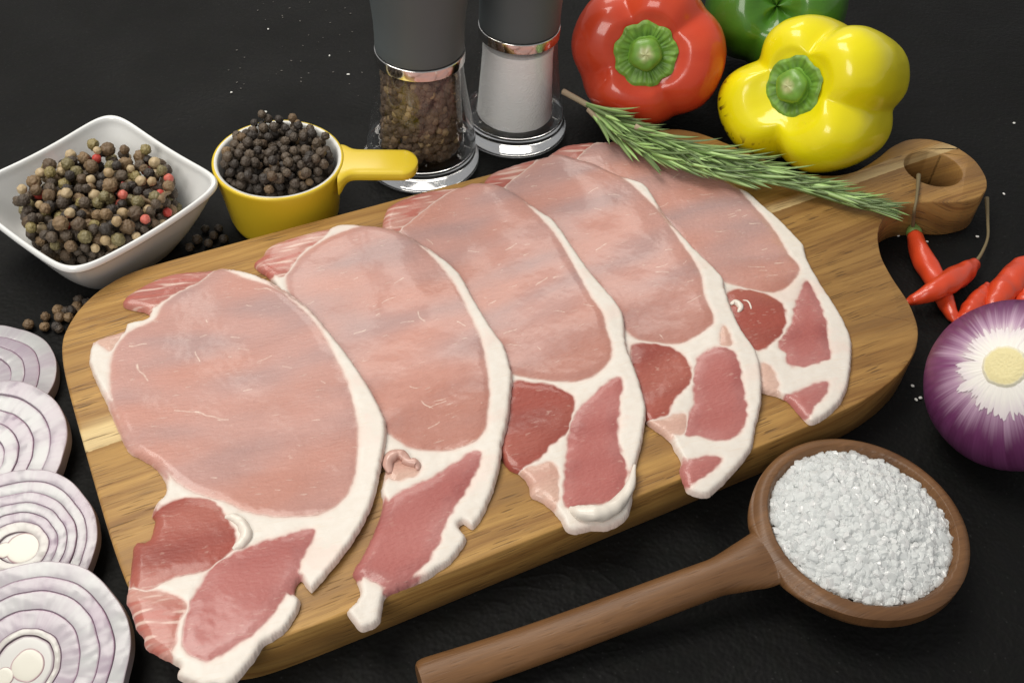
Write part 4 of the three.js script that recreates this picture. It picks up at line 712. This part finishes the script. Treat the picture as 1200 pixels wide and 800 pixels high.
// ---------------------------------------------------------------- red onion
{
  const R = 0.0345, t = thing('red_onion', 'whole purple red onion with its pale root end facing up', 'onion', [0.2030, 0, -0.2900]);
  const axis = V(-0.60, 0.87, 0.47).normalize(), q = new THREE.Quaternion().setFromUnitVectors(V(0, 1, 0), axis); t.quaternion.copy(q); t.position.y = R * 0.985;
  const skin = colorTex(2048, 1024, (i, j) => {
    const u = i / 2048, v = j / 1024, a = u * 2 * Math.PI, x = Math.cos(a), y = Math.sin(a);
    const ray = fbm(x * 9, y * 9, 3 + v * 0.6, 3), fine = ns(x * 42, y * 42, v * 2), rayl = ns(x * 4, y * 4, v);
    let c = mixc([0.115, 0.020, 0.085], [0.21, 0.055, 0.17], cl(0.5 + 1.1 * ray + 0.35 * fine));
    const pale = ss(0.30, 0.12, v + 0.13 * ray + 0.05 * fine + 0.05 * rayl);
    c = mixc(c, [0.50, 0.32, 0.46], pale); c = mixc(c, [0.72, 0.66, 0.64], ss(0.19, 0.10, v + 0.05 * ray + 0.03 * fine));
    return mixc(c, [0.075, 0.012, 0.05], 0.5 * ss(0.45, 0.8, v));  // lower half darkened: shade under the bulb painted into the skin colour
  });
  const g = surf(180, 110, (u, v) => {
    const a = u * 2 * Math.PI, th = v * Math.PI, n = 1 + 0.008 * ns(Math.cos(a) * 2, Math.sin(a) * 2, v * 2) + 0.003 * ns(Math.cos(a) * 14, Math.sin(a) * 14, v);
    const r = R * Math.sin(th) * n * (1 - 0.02 * ss(0.6, 1, v)); let y = R * 0.95 * Math.cos(th) * n; y -= R * 0.05 * Math.exp(-((th / 0.22) ** 2)); if (v > 0.9) y -= R * 0.25 * ss(0.9, 1, v);
    return [r * Math.cos(a), y, r * Math.sin(a)];
  }, { closeU: true, flip: true });
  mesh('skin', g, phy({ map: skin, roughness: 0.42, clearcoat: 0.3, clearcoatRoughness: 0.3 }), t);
  // torn papery skin around the root: ragged tongues standing a little proud
  const rag = (a) => 0.47 + 0.12 * ns(Math.cos(a) * 3, Math.sin(a) * 3, 5) + 0.16 * ns(Math.cos(a) * 11, Math.sin(a) * 11, 6) + 0.10 * ns(Math.cos(a) * 26, Math.sin(a) * 26, 8) + 0.07 * Math.max(0, Math.sin(a + 0.2));
  const pg = surf(260, 16, (u, v) => { const a = u * 2 * Math.PI, th = lerp(0.20, rag(a), v), n = 1.008 + 0.012 * ss(0.6, 1, v) * Math.abs(ns(a * 5, v, 2)) + 0.006 * ns(Math.cos(a) * 18, Math.sin(a) * 18, v * 1.5); return [R * Math.sin(th) * n * Math.cos(a), R * 0.95 * Math.cos(th) * n, R * Math.sin(th) * n * Math.sin(a)]; },
    { closeU: true, flip: true, col: (u, v) => { const a = u * 6.28319, n = ns(Math.cos(a) * 24, Math.sin(a) * 24, v) * 0.5 + 0.5; return mixc([0.86, 0.84, 0.78], [0.74, 0.66, 0.70], cl(ss(0.35, 1, v) * 0.7 + 0.3 * n)); } });
  const paper = mesh('root_skin', pg, std({ vertexColors: true, roughness: 0.75 }), t);
  const rg = surf(90, 22, (u, v) => { const a = u * 2 * Math.PI, rad = v * 0.235 * (1 + 0.05 * ns(Math.cos(a) * 4, Math.sin(a) * 4, 1)), h = 0.962 + 0.02 * ss(1, 0.55, v) + 0.006 * ns(rad * 40 * Math.cos(a), rad * 40 * Math.sin(a), 4) - 0.03 * ss(0.9, 1, v); return [R * rad * Math.cos(a), R * h, R * rad * Math.sin(a)]; },
    { closeU: true, flip: true, col: (u, v) => { const n = ns(Math.cos(u * 6.283) * v * 16, Math.sin(u * 6.283) * v * 16, 7) * 0.5 + 0.5; return mixc(mixc([0.80, 0.73, 0.42], [0.70, 0.60, 0.30], n), [0.84, 0.80, 0.64], ss(0.82, 0.95, v)); } });
  mesh('root_plate', rg, std({ vertexColors: true, roughness: 0.7 }), t);
}

// ---------------------------------------------------------------- chillies
const chilliMat = phy({ color: rgb(0.66, 0.060, 0.016), roughness: 0.34, clearcoat: 0.5, clearcoatRoughness: 0.2 }), chilliStem = std({ color: rgb(0.17, 0.13, 0.065), roughness: 0.7 }), chilliCap = std({ color: rgb(0.13, 0.20, 0.045), roughness: 0.6 });
function chilli(label, body, radii, stem, cap) {
  const t = thing('red_chilli', label, 'chilli pepper');
  mesh('pod', tube(body, radii.map((r) => r * 1.15), 70, 22, { wob: 0.14 }), chilliMat, t);
  if (cap) mesh('cap', tube(cap, [0.0012, 0.0020, 0.0033, 0.0040, 0.0036], 16, 16), chilliCap, t);
  if (stem) mesh('stem', tube(stem, [0.0010, 0.0008, 0.0007, 0.0008, 0.0012], 40, 8), chilliStem, t);
  return t;
}
chilli('red chilli with a straight stem leaning on the board handle, crossed by another', [[0.1975,0.0050,-0.4132],[0.1982,0.0050,-0.3962],[0.2012,0.0045,-0.3807],[0.2032,0.0040,-0.3686],[0.2046,0.0035,-0.3602],[0.2062,0.0030,-0.3542]], [0.0034, 0.0046, 0.0045, 0.0040, 0.0033, 0.0026, 0.001], [[0.1966,0.0070,-0.4160],[0.1940,0.0150,-0.4142],[0.1921,0.0215,-0.4128],[0.1927,0.0242,-0.4161],[0.1958,0.0242,-0.4271],[0.1986,0.0240,-0.4378]], [[0.1978,0.0070,-0.4201],[0.1975,0.0062,-0.4170],[0.1974,0.0052,-0.4130]]);
chilli('red chilli with a long bent stem, lying on top of the other', [[0.2228,0.0060,-0.3940],[0.2134,0.0080,-0.3837],[0.2013,0.0115,-0.3717],[0.1929,0.0110,-0.3656],[0.1872,0.0080,-0.3641],[0.1828,0.0060,-0.3629]], [0.0026, 0.0046, 0.0050, 0.0044, 0.0034, 0.0025, 0.0012], [[0.2236,0.0060,-0.3953],[0.2277,0.0070,-0.4014],[0.2337,0.0070,-0.4135],[0.2364,0.0080,-0.4257],[0.2398,0.0090,-0.4424]], null);
chilli('small red chilli tip beside the purple onion', [[0.2268,0.0040,-0.3821],[0.2225,0.0040,-0.3746],[0.2174,0.0040,-0.3672],[0.2111,0.0040,-0.3581],[0.2047,0.0040,-0.3476]], [0.0012, 0.003, 0.0042, 0.0045, 0.004, 0.002], null, null);
chilli('thick red chilli behind the purple onion', [[0.2551,0.0060,-0.4004],[0.2445,0.0060,-0.3895],[0.2341,0.0060,-0.3784],[0.2268,0.0060,-0.3690],[0.2211,0.0050,-0.3581]], [0.003, 0.0062, 0.0066, 0.0058, 0.0048, 0.002], null, null);
chilli('red chilli at the photo edge, right behind the onion', [[0.2491,0.0050,-0.3839],[0.2436,0.0050,-0.3757],[0.2398,0.0050,-0.3678],[0.2342,0.0050,-0.3594]], [0.002, 0.004, 0.0048, 0.0045, 0.0025], null, null);

// ---------------------------------------------------------------- rosemary
const needleGeos = [0, 1, 2, 3].map((k) => {
  const bend = [0.05, 0.14, -0.10, 0.22][k];
  return surf(8, 14, (u, v) => {
    const a = u * 2 * Math.PI, w = 0.038 * Math.pow(Math.sin(Math.min(1, v * 1.02 + 0.04) * Math.PI), 0.42), c = Math.cos(a), s = Math.sin(a);
    const fold = 0.014 * Math.abs(c);                            // edges rolled under
    return [v, bend * v * v + (s > 0 ? 0.016 * s * (w / 0.038) : 0.010 * s * (w / 0.038)) - fold * (w / 0.038), w * c];
  }, { closeU: true, flip: true, col: (u, v) => { const s = Math.sin(u * 6.283), c = Math.abs(Math.cos(u * 6.283)); return s > 0.2 ? mixc([0.115, 0.225, 0.05], [0.33, 0.44, 0.19], ss(0.5, 0.1, c)) : mixc([0.46, 0.50, 0.30], [0.27, 0.34, 0.14], c); } });
});
const needleMats = [0.95, 0.6, 1.25, 1.7].map((k) => phy({ vertexColors: true, color: rgb(k * 0.98, k, k * 0.95), roughness: 0.5, clearcoat: 0.15, clearcoatRoughness: 0.4 }));
function rosemary(label, path, count, spread, from = 0) {
  const t = thing('rosemary_sprig', label, 'rosemary sprig');
  const curve = new THREE.CatmullRomCurve3(path.map((p) => V(...p))), len = curve.getLength();
  mesh('stem', tube(path, [0.0016, 0.0015, 0.0014, 0.0012, 0.0009, 0.0006], 60, 8, { col: (u, v) => mixc([0.42, 0.32, 0.22], [0.30, 0.33, 0.16], v) }), std({ vertexColors: true, roughness: 0.7 }), t);
  const X = V(1, 0, 0), m = new THREE.Matrix4();
  for (let i = 0; i < count; i++) {
    const s = from + (1 - from) * (i + rnd()) / count, p = curve.getPointAt(Math.min(0.999, s)), d = curve.getTangentAt(Math.min(0.999, s));
    const side = V(-d.z, 0, d.x).normalize(), up = V(0, 1, 0).addScaledVector(d, -d.y).normalize(), roll = rr(-0.35, Math.PI + 0.35), out = side.clone().multiplyScalar(Math.cos(roll)).addScaledVector(up, Math.sin(roll));
    const open = spread * rr(0.5, 1.15) * lerp(1.0, 0.6, s), dir = d.clone().multiplyScalar(Math.cos(open)).addScaledVector(out, Math.sin(open)).normalize();
    dir.y = Math.max(dir.y, -0.06); dir.normalize();
    const L = rr(0.022, 0.035) * lerp(1, 0.75, ss(0.7, 1, s));
    const yv = out.clone().addScaledVector(dir, -out.dot(dir)); if (yv.lengthSq() < 1e-6) yv.copy(up); yv.normalize(); const y2 = yv.lerp(V(0, 1, 0), 0.35); y2.addScaledVector(dir, -y2.dot(dir)).normalize();
    const zv = new THREE.Vector3().crossVectors(dir, y2);
    const n = mesh('needle', needleGeos[Math.floor(rr(0, 4))], needleMats[Math.floor(rr(0, 4))], t);
    m.makeBasis(dir, y2, zv); n.quaternion.setFromRotationMatrix(m); n.position.copy(p); n.scale.set(L, L * rr(0.8, 1.1), L * rr(0.75, 1.1));
  }
  return t;
}
rosemary('rosemary sprig with bare woody stem end below the red pepper', [[0.0175,0.0340,-0.4746],[0.0287,0.0340,-0.4652],[0.0419,0.0330,-0.4555],[0.0567,0.0330,-0.4427],[0.0734,0.0320,-0.4319],[0.0901,0.0310,-0.4268]], 180, 0.22, 0.12);
rosemary('rosemary sprig fanning out lowest over the rearmost pork slice', [[0.0310,0.0330,-0.4616],[0.0407,0.0310,-0.4493],[0.0525,0.0310,-0.4378],[0.0670,0.0310,-0.4283],[0.0835,0.0310,-0.4220],[0.0980,0.0300,-0.4182]], 90, 0.22, 0.0);
rosemary('rosemary sprig crossing the board below the yellow pepper', [[0.0540,0.0370,-0.4440],[0.0728,0.0360,-0.4334],[0.0939,0.0340,-0.4288],[0.1195,0.0300,-0.4247],[0.1444,0.0270,-0.4172],[0.1646,0.0260,-0.4115]], 210, 0.16, 0.0);
rosemary('rosemary sprig reaching nearest the chilli stem', [[0.0771,0.0330,-0.4255],[0.0981,0.0310,-0.4217],[0.1234,0.0280,-0.4183],[0.1462,0.0260,-0.4134],[0.1634,0.0255,-0.4088]], 130, 0.14, 0.0);

// ---------------------------------------------------------------- spilled peppercorns, salt grains, crumbs
{
  const spill = (spots, where, group) => { for (const [x, y, z, r, kind] of spots) { const m = mesh(kind === 'black' ? 'black_peppercorn' : 'brown_peppercorn', cornRough[Math.floor(rr(0, 4))], pepperMats[kind][Math.floor(rr(0, 2))]); m.position.set(x, r * 0.95, z); m.scale.setScalar(r); m.rotation.set(rr(0, 6), rr(0, 6), 0); tag(m, (kind === 'black' ? 'dark' : 'lighter brown') + ' peppercorn spilled ' + where, 'peppercorn', group + ', ' + kind); } };
  const A = []; for (const [x, y, z] of [[-0.2125,0.0020,-0.3140],[-0.2071,0.0020,-0.3197],[-0.2053,0.0020,-0.3136],[-0.2002,0.0020,-0.3141],[-0.1988,0.0020,-0.3132],[-0.2007,0.0020,-0.3198],[-0.2028,0.0020,-0.3239],[-0.1998,0.0020,-0.3242],[-0.1969,0.0020,-0.3245],[-0.1954,0.0020,-0.3268],[-0.1921,0.0020,-0.3239],[-0.1970,0.0020,-0.3202],[-0.1960,0.0020,-0.3311],[-0.1916,0.0020,-0.3293]]) A.push([x, y, z, rr(0.0019, 0.0026), rnd() < 0.5 ? 'black' : 'brown']);
  spill(A, 'on the table between onion slices and white bowl', 'peppercorns spilled by the white bowl');
  const B = []; for (const [x, y, z] of [[-0.1523,0.0020,-0.3848],[-0.1471,0.0020,-0.3803],[-0.1417,0.0020,-0.3784],[-0.1540,0.0020,-0.3765],[-0.1482,0.0020,-0.3747],[-0.1459,0.0020,-0.3855],[-0.1562,0.0020,-0.3708]]) B.push([x, y, z, rr(0.0020, 0.0026), 'black']);
  spill(B, 'on the table between white bowl and yellow cup', 'peppercorns spilled by the yellow cup');
  const grain = std({ color: rgb(0.75, 0.75, 0.72), roughness: 0.4 });
  for (const [x, y, z] of [[-0.1666,0.0006,-0.5011],[-0.1600,0.0005,-0.5689],[-0.1189,0.0004,-0.5451],[-0.1441,0.0004,-0.4853],[-0.1050,0.0004,-0.5271],[0.1800,0.0007,-0.3092],[0.1779,0.0007,-0.3080],[0.2328,0.0006,-0.4213],[0.2560,0.0006,-0.4580],[0.1917,0.0005,-0.4177],[0.2057,0.0005,-0.4147],[0.2797,0.0004,-0.5250],[0.1781,0.0005,-0.3161]]) { const m = mesh('salt_grain', cornSmooth[Math.floor(rr(0, 3))], grain); m.position.set(x, y, z); m.scale.set(rr(0.0005, 0.0009), rr(0.0004, 0.0006), rr(0.0005, 0.0010)); m.rotation.y = rr(0, 3); tag(m, 'tiny white salt grain lying on the black table', 'salt grain', 'salt grains scattered on the table'); }
  const flakes = [], cg = cornSmooth[0];
  for (let i = 0; i < 60; i++) { const g = cg.clone(), s = rr(0.00015, 0.00042); g.scale(s, s * 0.6, s * rr(1, 2)); g.rotateY(rr(0, 3)); g.translate(rr(-0.185, -0.06), 0.0003, rr(-0.62, -0.50)); flakes.push(g); }
  const f = mesh('crumbs', mergeGeometries(flakes), std({ color: rgb(0.14, 0.13, 0.12), roughness: 0.8 })); f.userData = { kind: 'stuff', label: 'fine pale dust crumbs on the table beside the mills', category: 'crumbs' };
}

renderer.render(scene, camera);
